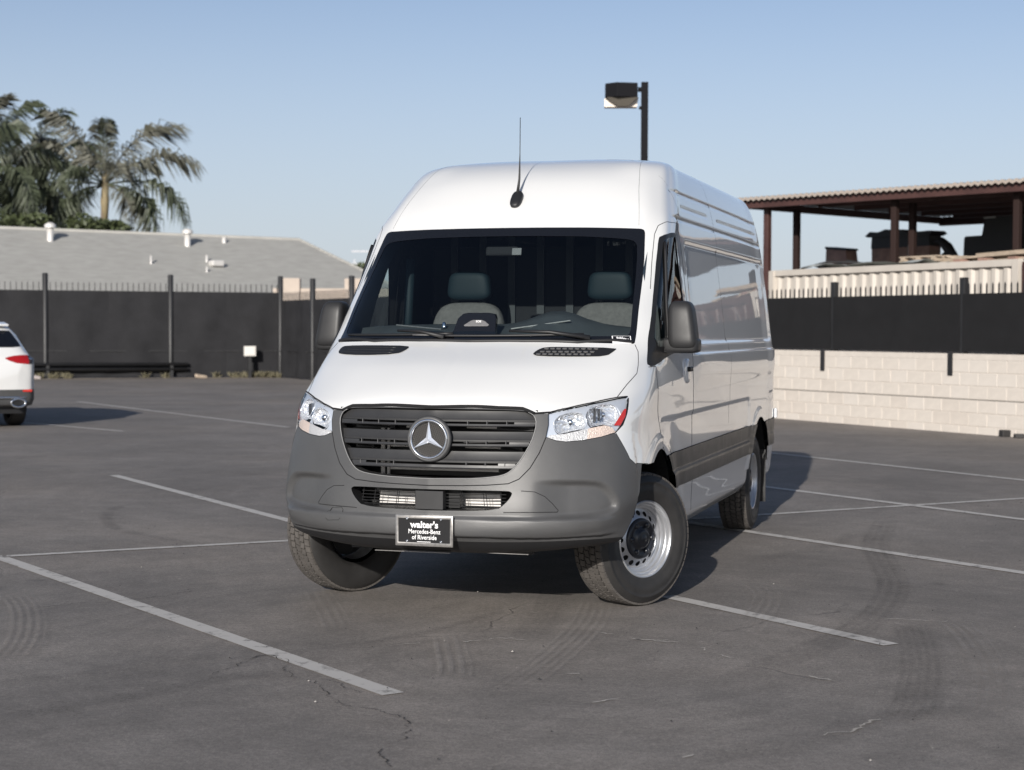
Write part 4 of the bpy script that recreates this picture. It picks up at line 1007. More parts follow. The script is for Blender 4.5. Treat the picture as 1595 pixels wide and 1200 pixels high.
seam([(-.88, -.095, 1.482), (-.6, -.25, 1.489), (-.3, -.3, 1.492), (0, -.32, 1.492), (.3, -.3, 1.492), (.6, -.25, 1.489), (.88, -.09, 1.482)], .011, 'cowl_seal', False, van, 'black', 8, .002)
for z_, xa, xb in ((1.500, -.36, .22),):
    MB().tube([screen_pt(xa+(xb-xa)*i/10, z_, .018) for i in range(11)], .005, 6).build('wiper_blade_highlight', MT['plate_frame'], van, True)
VR = rounded([(.393, 1.411), (.412, 1.438), (.442, 1.450), (.546, 1.451), (.816, 1.447), (.801, 1.428), (.776, 1.402), (.639, 1.400), (.441, 1.402)], 1)
VLp = rounded([(-.34, 1.452), (-.345, 1.435), (-.38, 1.407), (-.62, 1.398), (-.80, 1.402), (-.825, 1.415), (-.82, 1.44), (-.79, 1.449), (-.6, 1.453)], 1)
hoodV, hoodF = hood
for poly, nm, sg in ((VR, 'hood_vent', 1), (VLp*[-1, 1], 'hood_vent', -1)):
    (vV, vF), _ = split(hoodV, hoodF, sdf_poly(hoodV[:, [0, 2]], poly))
    vV = vV+vnormals(vV, vF)*.004
    o = obj(nm, vV*[sg, 1, 1], vF if sg > 0 else [q[::-1] for q in vF], MT['black'], van, True)
    if sg > 0:
        for row, zz in enumerate((1.410, 1.423, 1.440)):
            for k in range(9):
                x = .43+.032*k+.012*row; p = screen_pt(x, zz, .006); MB().box(p, (.024, .012, .003), 0, (R(30), 0)).build('vent_slot', MT['plate_frame'], o)
    else:
        for row, zz in enumerate((1.412, 1.426, 1.440)):
            MB().tube([screen_pt(-.42-.04*k, zz, .005) for k in range(10)], .0018, 5).build('vent_slot', MT['plastic_dk'], o, True)
ab = Vector((0.0, .60, 2.33)); q = on_shell(ab); nrm = shell.find_nearest(ab)[1]
an = obj('antenna', *superblock((0, 0, 0), (.036, .075, .022), 2.6), MT['black'], van, True)
an.data.transform(frame(q+nrm*.014, (1, 0, 0), Vector((0, .74, .67))))
MB().tube([q+nrm*.03+Vector((0, .03, .02)), q+Vector((.002, .045, .14)), q+Vector((.002, .055, .30)), q+Vector((.0, .065, .515))], [.011, .007, .0028, .0022], 8).build('antenna_rod', MT['black'], an, True)
# windscreen sticker
A_, B_, C_, D_ = screen_pt(.765, 1.513, .004), screen_pt(.858, 1.513, .004), screen_pt(.873, 1.470, .004), screen_pt(.783, 1.468, .004)
st = obj('stock_sticker', [D_, C_, B_, A_], [(0, 1, 2, 3)], MT['white'], van)
ux = (C_-D_).normalized(); uy = (A_-D_); uy = (uy-ux*uy.dot(ux)).normalized(); nn = ux.cross(uy)
o_ = D_+nn*.001
blk = [D_.lerp(A_, .40).lerp(C_.lerp(B_, .40), t)+nn*.001 for t in (.05, .95)]+[D_.lerp(A_, .95).lerp(C_.lerp(B_, .95), t)+nn*.001 for t in (.95, .05)]
obj('sticker_panel', blk, [(0, 1, 2, 3)], MT['plate'], st)
text("8466T", .030, MT['white'], 'sticker_number', st, frame((blk[0]+blk[1]+blk[2]+blk[3])/4+ux*.008+nn*.001, ux, uy), .0003, .0008)
text("8466T", .012, MT['plate_frame'], 'sticker_print', st, frame(D_.lerp(A_, .2).lerp(C_.lerp(B_, .2), .4)+nn*.001, ux, uy), .0003)
bpy.data.objects.remove([o for o in van.children_recursive if o.name.startswith('sticker_print')][0])

# ---- cabin
dh = []
for x in np.linspace(-.84, .84, 25): dh.append(x)
V = []; F = []
prof = [(-.30, 1.455), (-.22, 1.480), (-.05, 1.535), (.10, 1.575), (.20, 1.580), (.25, 1.53), (.26, 1.30), (.15, .95)]
for x in dh:
    yy = .20*(abs(x)/.84)**2
    for k, (a, z) in enumerate(prof):
        hump = .085*math.exp(-((x-.40)/.19)**2)*(1 if k in (2, 3) else .6 if k in (4,) else 0)
        V.append((x, a+(yy if k < 3 else yy*.4), z+hump-(.02*(abs(x)/.84)**4)))
m_ = len(prof)
for i in range(len(dh)-1):
    for k in range(m_-1): F.append((i*m_+k, (i+1)*m_+k, (i+1)*m_+k+1, i*m_+k+1))
dsh = obj('dashboard', V, F, MT['dash'], van, True)
MB().tube([(-.55, -.02, 1.572), (-.25, -.09, 1.548)], .005).tube([(.17, -.09, 1.552), (.50, -.02, 1.60)], .005).build('defrost_vent', MT['plate_frame'], dsh)
for x, y in ((-.27, .02), (.33, .02)): MB().revolve([(1.56, .012), (1.587, .010), (1.592, .0001)], 12, 'Z', (x, y, 0)).build('dash_sensor', MT['chrome'], dsh, True)
# camera cover at the foot of the screen
V, F = [], []
cc = [(-.155, 1.50), (-.13, 1.54), (-.115, 1.61), (-.09, 1.637), (-.06, 1.643), (.06, 1.643), (.10, 1.635), (.112, 1.61), (.12, 1.54), (.13, 1.50)]
md = MB().prism(cc, lambda a, b: (a-.005, -.24+(b-1.5)*.55, b), lambda a, b: (a-.005, -.20+(b-1.5)*.55, b)).build('screen_pod', MT['gloss_black'], dsh, bevel=.004)
win = [(-.072, 1.572), (-.035, 1.597), (-.02, 1.602), (.03, 1.602), (.05, 1.595), (.078, 1.575), (.07, 1.567), (-.065, 1.566)]
MB().prism(win, lambda a, b: (a-.005, -.2435+(b-1.5)*.55, b), lambda a, b: (a-.005, -.239+(b-1.5)*.55, b)).build('pod_plate', MT['plate_frame'], md)
text("SOS", .018, MT['white'], 'pod_lettering', md, frame((0.008, -.2455+.093*.55, 1.593), (1, 0, 0), (0, .48, .87)), .0004, .0004)
def seat(x, back=.93, face=1):
    st_ = obj('seat', *superblock((x, back, 1.345), (.245, .07, .375), 4., shear=(0, .05)), MT['seat'], van, True)
    obj('seat_cushion', *superblock((x, back-.30, .93), (.25, .28, .08), 4.), MT['seat'], st_, True)
    obj('headrest', *superblock((x, back+.045, 1.825), (.140, .055, .092), 4., taper=-.08), MT['seat_dk'], st_, True)
    for q_ in (-.075, .075): MB().tube([(x+q_, back+.045, 1.62), (x+q_, back+.05, 1.76)], .007).build('headrest_post', MT['chrome'], st_, True)
seat(-.42); seat(.50)
MT['pillar_trim'] = P('pillar_trim', (.012, .022, .034), .55)
for s in (1, -1):
    MB().prism([(.02, 1.46), (.34, 1.46), (.46, 1.72), (.66, 2.0), (.86, 2.12), (.55, 2.14), (.3, 1.88)], lambda a, b: (s*(.905-.10*(b-1.46)), a, b), lambda a, b: (s*(.885-.10*(b-1.46)), a, b)).build('pillar_trim', MT['pillar_trim'], van)
sw = MB()
ring = []
c_ = Vector((.43, .42, 1.46)); ax = Vector((0, .62, .78)); e1 = Vector((1, 0, 0)); e2 = ax.cross(e1)
sw.tube([c_+e1*(.19*math.cos(a))+e2*(.19*math.sin(a)) for a in np.linspace(0, 2*math.pi, 37)], .016, 8, False)
for a in (0, math.pi, -math.pi/2): sw.bar(c_, c_+e1*(.19*math.cos(a))+e2*(.19*math.sin(a)), .04, .02)
sw.build('steering_wheel', MT['black'], van, True)
MB().box((-.02, .36, 2.015), (.20, .03, .055), 0, (R(-12), 0)).build('rear_view_mirror', MT['gap'], van, bevel=.012)
MB().box((.075, .342, 2.012), (.06, .004, .045), 0, (R(-12), 0)).build('toll_sensor', MT['plastic'], van, bevel=.003)
MB().box((0, 1.55, 1.30), (1.72, .04, 1.6)).build('bulkhead', MT['gap'], van)
for x in np.linspace(-.7, .7, 8): MB().box((x, 1.52, 1.5), (.05, .03, 1.5)).build('bulkhead_rib', P('bulkhead_rib_%d' % int(x*100), (.018, .02, .022), .6) if x < -.69 else bpy.data.materials['bulkhead_rib_-70'], van)
MB().box((0, .8, .68), (1.84, 1.7, .04)).build('cab_floor', MT['cabin'], van)
MB().box((.18, .72, 1.42), (.30, .10, .05)).build('console_box', MT['seat'], van, bevel=.015)
for s in (1, -1):
    MB().tube([(s*.86, 1.02, 1.2), (s*.84, .98, 1.6), (s*.80, .92, 2.0)], .03).build('belt_pillar', MT['seat_dk'], van, True)
# ------------------------------------------------------------------ surroundings
MT['screen_mesh'] = P('fence_screen', (.020, .020, .022), .85, spec=.25, var=.25, vscale=1.5, bump=.15, bscale=6)
MT['screen_mesh2'] = P('fence_screen_new', (.013, .013, .014), .9, spec=.2, var=.15, vscale=2.5)
MT['fence_metal'] = P('black_fence_paint', (.018, .018, .019), .5, var=.2, vscale=6)
MT['block'] = P('cream_block', (.565, .515, .458), .9, var=.07, vscale=7, bump=.25, bscale=55)
MT['block2'] = P('cream_block_stained', (.545, .492, .435), .9, var=.10, vscale=3, bump=.25, bscale=55)
MT['block3'] = P('cream_block_pale', (.578, .53, .475), .9, var=.06, vscale=4, bump=.25, bscale=55)
MT['mortar'] = P('mortar', (.53, .48, .425), .95, var=.1, vscale=12)
MT['cream'] = P('container_cream', (.52, .475, .42), .55, var=.10, vscale=1.2)
MT['maroon'] = P('maroon_steel', (.060, .027, .023), .5, var=.2, vscale=3)
MT['rust'] = P('rusty_steel', (.26, .16, .125), .8, var=.35, vscale=5)
MT['dark_machine'] = P('dark_machine', (.020, .019, .019), .6, var=.3, vscale=4)
MT['galv'] = P('galvanised_sheet', (.42, .41, .38), .5, .3, var=.12, vscale=2)
MT['post_dark'] = P('dark_brown_steel', (.026, .015, .013), .7, spec=.2)
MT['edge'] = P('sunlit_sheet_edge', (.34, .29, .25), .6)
MT['wood'] = P('old_board', (.36, .29, .22), .85, var=.25, vscale=6)
MT['tarp'] = P('pale_tarp', (.46, .48, .45), .6, var=.1)
WD = Vector((.695, -.719, 0)); WN = Vector((.719, .695, 0)); W0 = Vector((-1.1, 20.87, 0))
def wp_(t, off=0., z=0.): return W0+WD*t+WN*off+Vector((0, 0, z))
WRZ = math.atan2(WD.y, WD.x)
# ---- block wall
wall = thing('block_wall', 'low cream concrete block wall along the right side of the lot', 'wall', wp_(0), WRZ)
CO = 6; CH = .197; BW = .40
MT['joint'] = P('open_joint', (.10, .09, .08), .95)
MB().box((5.0, .006, .5165), (15.0, .022, .011)).build('open_joint', MT['joint'], wall)
core = MB().box((5.0, .0835, .55), (15.0, .17, 1.10)).build('mortar_core', MT['mortar'], wall)
def bevel_block(w, h, d, b=.006):
    mb = MB().box((0, 0, 0), (w, d, h)); return mb.build('block', MT['block'], None, bevel=b)
proto = [bevel_block(BW-.008, CH-(.007 if k else .007), .035) for k in range(1)]
proto[0].parent = wall; first = True; variants = []
for mname in ('block', 'block2', 'block3'):
    me = proto[0].data.copy(); me.materials.clear(); me.materials.append(MT[mname]); variants.append(me)
nb_ = 0
for c in range(CO):
    for k in range(-4, 30):
        x = -2.6+(k+.5*(c % 2))*BW+1.0
        if x < -2.5 or x > 10.5: continue
        me = variants[0 if random.random() < .62 else (1 if random.random() < .55 and c < 4 else 2)]
        if first: o = proto[0]; o.data = me; first = False
        else: o = bpy.data.objects.new('block', me); col.objects.link(o); o.parent = wall
        o.location = (x, .010+random.uniform(-.002, .002), CH/2-.085+c*CH*1.015+(.0 if c < 3 else .008)); nb_ += 1
MB().box((5.0, .082, 1.163), (15.0, .175, .09)).build('wall_cap', MT['block'], wall)
for k in range(9): 
    x = random.uniform(-1.5, 9); MB().box((x, -.010, .35), (.004, .002, .1)).build('weep_stain', MT['block3'], wall)
# rubble at the wall foot
for x, w_, h_ in ((5.62, .14, .10), (5.95, .2, .06)):
    tag(MB().box(wp_(x, -.05, h_/2), (w_, .12, h_), random.random()).build('broken_block', MT['dark_machine'], None, bevel=.01), 'small dark broken lump at the foot of the cream wall' if x < 5.7 else 'flat dark lump at the wall foot by the right edge', 'rubble')
def picket_mesh(h, w=.018):
    mb = MB(); hw = w/2
    mb.add([(-hw, -hw, 0), (hw, -hw, 0), (hw, hw, 0), (-hw, hw, 0), (-hw, -hw, h-.04), (hw, -hw, h-.04), (hw, hw, h-.04), (-hw, hw, h-.04), (0, 0, h)], [(0, 1, 5, 4), (1, 2, 6, 5), (2, 3, 7, 6), (3, 0, 4, 7), (4, 5, 8), (5, 6, 8), (6, 7, 8), (7, 4, 8)])
    return mb.build('picket', MT['fence_metal'], None)
def screen_panel(x0, x1, z0, z1, y, par, mat, sag=.012):
    nx = max(4, int((x1-x0)/.25)); nz = 8; V = []; F = []
    ph = random.uniform(0, 6)
    for j in range(nz+1):
        for i in range(nx+1):
            u, v = i/nx, j/nz
            V.append((x0+(x1-x0)*u, y+sag*math.sin(u*9+ph)*math.sin(v*5+ph*.7)*math.sin(math.pi*u)-.5*sag*math.sin(math.pi*u), z0+(z1-z0)*v))
    for j in range(nz):
        for i in range(nx): F.append((j*(nx+1)+i, j*(nx+1)+i+1, (j+1)*(nx+1)+i+1, (j+1)*(nx+1)+i))
    return obj('privacy_screen', V, F, mat, par, True)
# ---- fence on top of the wall
rf = thing('wall_fence', 'black screened picket fence standing on the cream block wall', 'fence', wp_(0), WRZ)
rposts = [-1.75, 1.41, 4.55, 7.7, 10.85]
for a, b in zip(rposts[:-1], rposts[1:]):
    screen_panel(a+.03, b-.03, 1.235, 2.12, .045, rf, MT['screen_mesh2'], .008)
    for z in (1.26, 2.10): MB().box(((a+b)/2, .075, z), (b-a, .035, .035)).build('rail', MT['fence_metal'], rf)
pk0 = picket_mesh(1.05); pk0.parent = rf; pk0.location = (-1.6, .085, 1.24); kk = 0
for i in range(1, 96):
    x = -1.6+i*.128
    if x > 10.8: break
    like(pk0, rf, (x, .085, 1.24))
for x in rposts:
    MB().box((x, .10, 1.79), (.11, .09, 1.16)).build('post', MT['fence_metal'], rf, bevel=.008)
    MB().box((x-.16, -.016, 1.04), (.10, .02, .34)).build('bracket', MT['fence_metal'], rf)
# ---- fence behind and left
K_ = Vector((-19.5, 40.5, 0))
def fence(name, label, origin, rz, posts, ztop, zpost, step, right=False):
    f_ = thing(name, label, 'fence', origin, rz)
    for a, b in zip(posts[:-1], posts[1:]):
        m_ = (a+b)/2
        screen_panel(a, m_, .04, ztop, -.02, f_, MT['screen_mesh'], .07); screen_panel(m_, b, .04, ztop, -.02, f_, MT['screen_mesh'], .07)
        for z in (.12, ztop-.02): MB().box(((a+b)/2, .03, z), (b-a, .04, .04)).build('rail', MT['fence_metal'], f_)
        MB().box(((a+b)/2, -.04, .84), (b-a, .02, .03)).build('rail', MT['fence_metal'], f_)
    p0 = picket_mesh(ztop+.25, .022); p0.parent = f_; p0.location = (posts[0]+.08, .05, .02); x = posts[0]+.08+step
    while x < posts[-1]: like(p0, f_, (x, .05, .02)); x += step
    for x in posts: MB().revolve([(0, .085), (zpost-.02, .085), (zpost, .06), (zpost, .0001)], 14, 'Z', (x, .0, 0)).build('post', MT['fence_metal'], f_, True)
    return f_
lrz = math.atan2(.572, .82)
lo = K_+Vector((-.82, -.572, 0))*24.85
lf = fence('screened_fence', 'long black screened picket fence behind the parked white car', lo, lrz, [0, 3.55, 7.1, 10.65, 14.2, 17.75, 21.5, 24.93], 2.68, 3.2, .165)
for z in (.28, .43): 
    MB().tube([(0, -.22, z), (22.0, -.22, z)], .055, 10).build('guard_pipe', MT['fence_metal'], lf, True)
for x in (.2, 3.6, 7.2, 10.7, 14.3, 17.8, 21.5): MB().box((x, -.22, .20), (.09, .09, .40)).build('guard_post', MT['fence_metal'], lf)
bo = K_+Vector((.12, -.1, 0)); bd = (wp_(-2.2)-bo); brz = math.atan2(bd.y, bd.x); bl = bd.length
fence('back_fence', 'black screened picket fence running behind the van from the corner', bo, brz, [0.05, 3.0, 6.2, 9.6, 13.0, 16.4, 19.8, bl], 2.42, 3.05, .165)
# meter box on a post
mp_ = K_+Vector((-.82, -.572, 0))*.97+Vector((.572, -.82, 0))*.45
mx_ = thing('meter_post', 'small white box on a black post in front of the corner of the fence', 'utility box', mp_, lrz)
MB().box((0, 0, .35), (.10, .10, .70)).build('post', MT['fence_metal'], mx_); MB().box((0, -.03, .84), (.36, .16, .31)).build('box', P('white_box', (.62, .60, .56), .5), mx_, bevel=.012)
MB().box((0, -.115, .84), (.28, .01, .22)).build('door', P('white_box_door', (.66, .64, .60), .5), mx_, bevel=.004)
# weeds and dirt along the fence
MT['dirt'] = P('sandy_dirt', (.22, .185, .150), .95, var=.25, vscale=1.2, bump=.4, bscale=20)
V = []; F = []
n_ = 40
for i in range(n_+1):
    p = lo.lerp(K_, i/n_); q = Vector((.572, -.82, 0)); w_ = .9+.5*math.sin(i*.9)+.4*math.sin(i*2.3)
    V += [p+Vector((0, 0, .012)), p+q*(w_*.5)+Vector((0, 0, .010)), p+q*w_+Vector((0, 0, .003))]
for i in range(n_): 
    for k in range(2): F.append((3*i+k+1, 3*i+4+k, 3*i+3+k, 3*i+k)[::-1])
tag(obj('dirt_strip', V, F, MT['dirt']), kind='structure')
MT['weed'] = P('dry_weed', (.15, .135, .085), .8, var=.4, vscale=9)
wd = MB()
for k in range(46):
    t = random.choice([random.uniform(.3, 1), random.uniform(.62, .75), random.uniform(.94, 1)]); p = lo.lerp(K_, t)+Vector((.572, -.82, 0))*random.uniform(.12, .35)
    for b_ in range(26):
        a = random.uniform(0, 6.28); h = random.uniform(.05, .24); r_ = random.uniform(.04, .22); w2 = .012
        base = p+Vector((random.uniform(-.1, .1), random.uniform(-.06, .06), 0)); tip = base+Vector((r_*math.cos(a), r_*math.sin(a), h)); s_ = Vector((-math.sin(a), math.cos(a), 0))*w2
        md_ = base.lerp(tip, .55)+Vector((0, 0, .03)); wd.add([base-s_, base+s_, md_+s_, tip, md_-s_], [(0, 1, 2, 3, 4)])
tag(wd.build('weeds', MT['weed']), 'dry weeds scattered along the foot of the long black fence', 'weeds', kind='stuff')
for i, (t, c_) in enumerate(((.70, (.5, .44, .42)), (.90, (.42, .34, .26)))):
    p = lo.lerp(K_, t)+Vector((.572, -.82, 0))*.5
    tag(MB().box(p+Vector((0, 0, .06)), (.38, .16, .10), lrz+.3, (.2, .15)).build('litter', P('litter_%d' % i, c_, .8, var=.3, vscale=9), None, bevel=.03), ['crumpled pale litter at the fence foot, nearer the parked white car', 'crumpled tan litter at the fence foot between two posts'][i], 'litter')
# ---- containers behind the wall
def container(name, label, t0, t1, off, h, mat, rust=True):
    c_ = thing(name, label, 'container', wp_(t0, off), WRZ, 'shipping containers behind the block wall'); L_ = t1-t0; Wd = 2.4
    pit = .28; n_ = int(L_/pit); prof = []
    for i in range(n_):
        x = .1+i*(L_-.2)/n_; w_ = (L_-.2)/n_
        prof += [(x, 0), (x+w_*.30, 0), (x+w_*.5, .04), (x+w_*.80, .04)]
    prof.append((L_-.1, 0))
    for y0, sg, nm in ((.02, 1, 'corrugated_side'), (Wd-.02, -1, 'corrugated_side')):
        V = []; F = []
        for x, d_ in prof: V += [(x, y0+sg*d_, .12), (x, y0+sg*d_, h-.10)]
        for i in range(len(prof)-1): F.append((2*i, 2*i+2, 2*i+3, 2*i+1) if sg > 0 else (2*i+1, 2*i+3, 2*i+2, 2*i))
        obj(nm, V, F, mat, c_)
    for y in (.0, Wd): 
        MB().box((L_/2, y+.02*(1 if y < 1 else -1), h-.055), (L_, .09, .11)).build('top_rail', mat, c_); MB().box((L_/2, y, .08), (L_, .09, .16)).build('bottom_rail', mat, c_)
        for x in (.05, L_-.05): MB().box((x, y, h/2), (.14, .12, h-.02)).build('corner_post', mat, c_)
    MB().box((L_/2, Wd/2, h-.05), (L_-.02, Wd-.06, .05)).build('roof_sheet', MT['galv'], c_)
    for x in (.06, L_-.06): MB().box((x, Wd/2, h/2), (.05, Wd-.1, h-.1)).build('end_wall', MT['rust'] if rust else mat, c_)
    return c_
container('shipping_container', 'cream corrugated shipping container seen over the screened fence beside the van', -2.42, 4.17, 1.6, 2.70, MT['cream'])
container('shipping_container', 'maroon shipping container starting at the right edge of the photo', 4.30, 7.3, 1.6, 2.66, MT['maroon'])
container('shipping_container', 'second cream corrugated container, beyond the maroon one to the right', 7.45, 13.6, 1.6, 2.70, MT['cream'])
# boards and scrap on the container roof
bs_ = thing('board_stack', 'untidy pile of old boards lying on the cream container roof', 'boards', wp_(2.0, 2.2, 2.70), WRZ)
for i, (x, y, z, l_, a, w_) in enumerate(((.9, .1, .03, 2.4, .02, .16), (1.2, .5, .03, 2.2, -.03, .2), (.6, .3, .08, 2.6, .015, .14), (1.15, .15, .13, 2.5, -.01, .16), (1.0, .55, .13, 2.3, .03, .18), (1.3, .3, .18, 2.0, .0, .2), (-.15, .3, .10, .5, .5, .12))):
    MB().box((x, y, z+.0), (l_, w_, .035), a, (0, R(-1.4) if i != 6 else .2)).build('board', MT['wood'], bs_)
for i, x in enumerate((.1, .7, 1.4, 2.0)): MB().box((x, .3, .055), (.16, .7, .05)).build('batten', MT['rust'], bs_)
ts = thing('tarp_sheet', 'pale crumpled plastic sheet on the left end of the cream container roof', 'tarp', wp_(-1.7, 1.7, 2.70), WRZ)
V = []; F = []
for j in range(9):
    for i in range(25):
        x = i*.14; y = j*.12; V.append((x, y, .02+.07*abs(math.sin(x*2.1+j*.5)*math.sin(j*.8+x))+.02*random.random()))
for j in range(8):
    for i in range(24): F.append((j*25+i, j*25+i+1, (j+1)*25+i+1, (j+1)*25+i))
obj('sheet', V, F, MT['tarp'], ts, True)
MB().tube([(-.3, -.02, -.25), (.1, .0, .02), (.5, .3, .14), (.9, .5, .12), (1.3, .7, .03)], .02).tube([(.2, .5, .03), (.7, .6, .16), (1.3, .8, .05)], .018).build('hose', MT['dark_machine'], ts, True)
pk_ = thing('pallet_stack', 'pair of weathered pallets on the container roof below the brown bin', 'pallet', wp_(.45, 2.3, 2.70), WRZ)
for z in (.05, .13):
    for k in range(5): MB().box((.45, .1+k*.2, z+.04), (1.0, .12, .025)).build('slat', MT['wood'], pk_)
    for k in range(3): MB().box((.05+.4*k, .5, z), (.09, .95, .06)).build('bearer', MT['wood'], pk_)
# ---- steel canopy
CA = Vector((.856, -.516, 0)).normalized(); CB = Vector((.516, .856, 0)).normalized()
crz = math.atan2(CA.y, CA.x)
c0 = Vector((-2.44, 25.52, 4.12)); c0.z = 0
cn = thing('steel_canopy', 'maroon steel canopy with corrugated roof above the containers at right', 'canopy', c0, crz)
CL, CD, CZ = 22.0, 7.0, 4.02
V = []; F = []
n_ = 320
for i in range(n_+1):
    x = -.15+i*(CL+.3)/n_; w_ = .03 if i % 2 else -.008
    V += [(x, -.22, CZ+.19+w_), (x, CD+.2, CZ+.19+w_)]
for i in range(n_): F.append((2*i, 2*i+2, 2*i+3, 2*i+1))
obj('corrugated_roof', V, F, MT['galv'], cn)
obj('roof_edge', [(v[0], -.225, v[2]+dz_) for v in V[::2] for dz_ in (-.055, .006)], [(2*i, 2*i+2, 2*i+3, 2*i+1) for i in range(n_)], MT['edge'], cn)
MB().box((CL/2, -.05, CZ+.085), (CL, .10, .17)).build('front_beam', MT['maroon'], cn)
MB().box((CL/2, CD, CZ+.06), (CL, .12, .20)).build('rear_beam', MT['maroon'], cn)
MB().box((.02, CD/2, CZ+.08), (.10, CD, .15)).build('end_beam', MT['maroon'], cn)
for y in (.9, 2.1, 3.3, 4.5, 5.7): MB().box((CL/2+.6, y, CZ+.09), (CL-1.2, .08, .14)).build('purlin', MT['maroon'], cn)
for i in range(46):
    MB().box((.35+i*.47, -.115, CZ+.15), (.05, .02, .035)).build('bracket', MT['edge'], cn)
colx = [(0.39, 0.25), (0.39, 1.2), (3.47, 0.25), (3.22, 1.2), (6.08, 0.25)]
extra = [(colx[4][0]+(i+1)*3.2, .25) for i in range(4)]
for i, (x, y) in enumerate(colx+extra):
    MB().box((x, y, (CZ+.02)/2), (.12, .12, CZ+.02)).build('column', MT['maroon'] if i == 0 else MT['post_dark'], cn, bevel=.01)  # later columns carry their shade as a darker copy of the maroon
for (x, y) in colx[:1]: pass
# ---- scrap machines under the canopy
def at_t(t, off): return wp_(t, off)
b1 = thing('scrap_bin', 'small tilted rusty bin poking above the container, nearest the van', 'bin', at_t(-5.85, 6), WRZ)
MB().prism([(-.48, 2.2), (.5, 2.2), (.27, 3.33), (-.42, 3.40)], lambda a, b: (a, -.1, b), lambda a, b: (a, .2, b)).build('body', MT['rust'], b1); MB().box((-.07, .05, 3.37), (.74, .34, .05), 0, (0, .09)).build('rim', MT['dark_machine'], b1); MB().box((0, .05, 1.1), (.9, .8, 2.2)).build('stand', MT['dark_machine'], b1)
b2 = thing('brown_hopper', 'large brown steel hopper with a ragged top under the canopy', 'hopper', at_t(-4.82, 6), WRZ)
MB().prism([(0.03, 2.0), (1.85, 2.0), (1.85, 3.32), (0.0, 3.32)], lambda a, b: (a, 0, b), lambda a, b: (a, .3, b)).build('body', MT['rust'], b2)
MB().prism([(0, 3.32), (1.86, 3.32), (1.84, 3.55), (.02, 3.58)], lambda a, b: (a, -.02, b), lambda a, b: (a, .32, b)).build('upper_body', MT['dark_machine'], b2)
MB().prism([(-.16, 3.60), (-.08, 3.57), (1.86, 3.53), (1.98, 3.57), (1.9, 3.63), (1.2, 3.62), (.95, 3.70), (.8, 3.64), (.5, 3.72), (.2, 3.65), (0, 3.69)], lambda a, b: (a, -.06, b), lambda a, b: (a, .36, b)).build('lid', MT['dark_machine'], b2)
MB().box((1.30, -.02, 3.2), (.14, .05, .3)).build('pale_plate', MT['galv'], b2); MB().box((.9, .6, 1.0), (1.7, 1.1, 2.0)).build('stand', MT['dark_machine'], b2)
b3 = thing('loader_arm', 'dark bent machine arm curving down beside the brown hopper', 'machine', at_t(-2.9, 6), WRZ)
MB().tube([(.02, .1, 3.38), (.18, .1, 3.40), (.35, .1, 3.28), (.50, .1, 3.12), (.66, .1, 2.9)], [.07, .09, .11, .10, .10], 8).tube([(.0, .15, 3.0), (.35, .15, 3.22)], .04, 6).build('arm', MT['dark_machine'], b3, True); MB().box((.3, .3, 1.4), (.7, .5, 2.4)).build('chassis', MT['dark_machine'], b3, bevel=.03)
b4 = thing('dark_machine', 'big stepped black machine under the canopy at the right edge', 'machine', at_t(-2.0, 6), WRZ)
MB().prism([(-.02, 1.5), (1.6, 1.5), (1.6, 3.80), (.75, 3.82), (.62, 3.72), (.56, 3.46), (.08, 3.46), (.05, 3.40)], lambda a, b: (a, 0, b), lambda a, b: (a, .5, b)).build('body', MT['dark_machine'], b4); MB().box((1.0, .7, .75), (2.0, 1.4, 1.5)).build('chassis', MT['dark_machine'], b4); MB().box((1.95, .3, 2.4), (.6, .5, 2.0)).build('cab', MT['dark_machine'], b4)
MB().box((.80, -.01, 3.80), (.3, .06, .03)).build('hand_rail', MT['galv'], b4)
# ---- lamp post
lpp = Vector((-3.55, 20.91, 0.56)); 
lp = thing('lamp_post', 'tall dark square lamp post with one box lamp rising behind the van', 'lamp post', (lpp.x, lpp.y, 0), R(14))
MT['lamp_dark'] = P('bronze_lamp', (.008, .008, .010), .8, spec=.15)
MB().box((0, 0, 3.0), (.125, .125, 5.98)).build('pole', MT['lamp_dark'], lp, bevel=.008)
MB().revolve([(0, .16), (.5, .16), (.56, .1)], 16, 'Z').build('pole_base', MT['block'], lp, True)
hx = -.37
MB().prism([(-.30, -.12), (-.09, -.29), (.28, -.20), (.28, .2), (-.09, .29), (-.30, .12)], lambda a, b: (a+hx-.04, b, 5.70), lambda a, b: (a+hx-.04, b, 5.955)).build('lamp_housing', MT['lamp_dark'], lp, bevel=.01)
MB().box((-.07, 0, 5.86), (.10, .06, .08)).build('arm', MT['lamp_dark'], lp)
lz = MB().add([Vector((x+hx-.03, y, z)) for x, y, z in ((-.32, -.02, 5.70), (.29, -.02, 5.72), (.29, .22, 5.72), (-.32, .22, 5.70), (-.32, -.02, 5.55), (.26, -.02, 5.55), (.26, .22, 5.55), (-.32, .22, 5.55))], [(0, 1, 5, 4), (1, 2, 6, 5), (2, 3, 7, 6), (3, 0, 4, 7), (4, 5, 6, 7)]).build('lens', P('cream_lens', (.72, .64, .55), .4), lp)
MB().prism([(-.285, 5.70), (.275, 5.70), (.10, 5.548), (-.08, 5.548)], lambda a, b: (a+hx-.03, -.20+(5.70-b)*.6, b), lambda a, b: (a+hx-.03, -.10+(5.70-b)*.3, b)).build('glare_shield', P('shield_bronze', (.10, .09, .075), .6), lp)
MB().box((-.06, -.01, 5.53), (.08, .08, .05)).build('sensor', MT['lamp_dark'], lp)
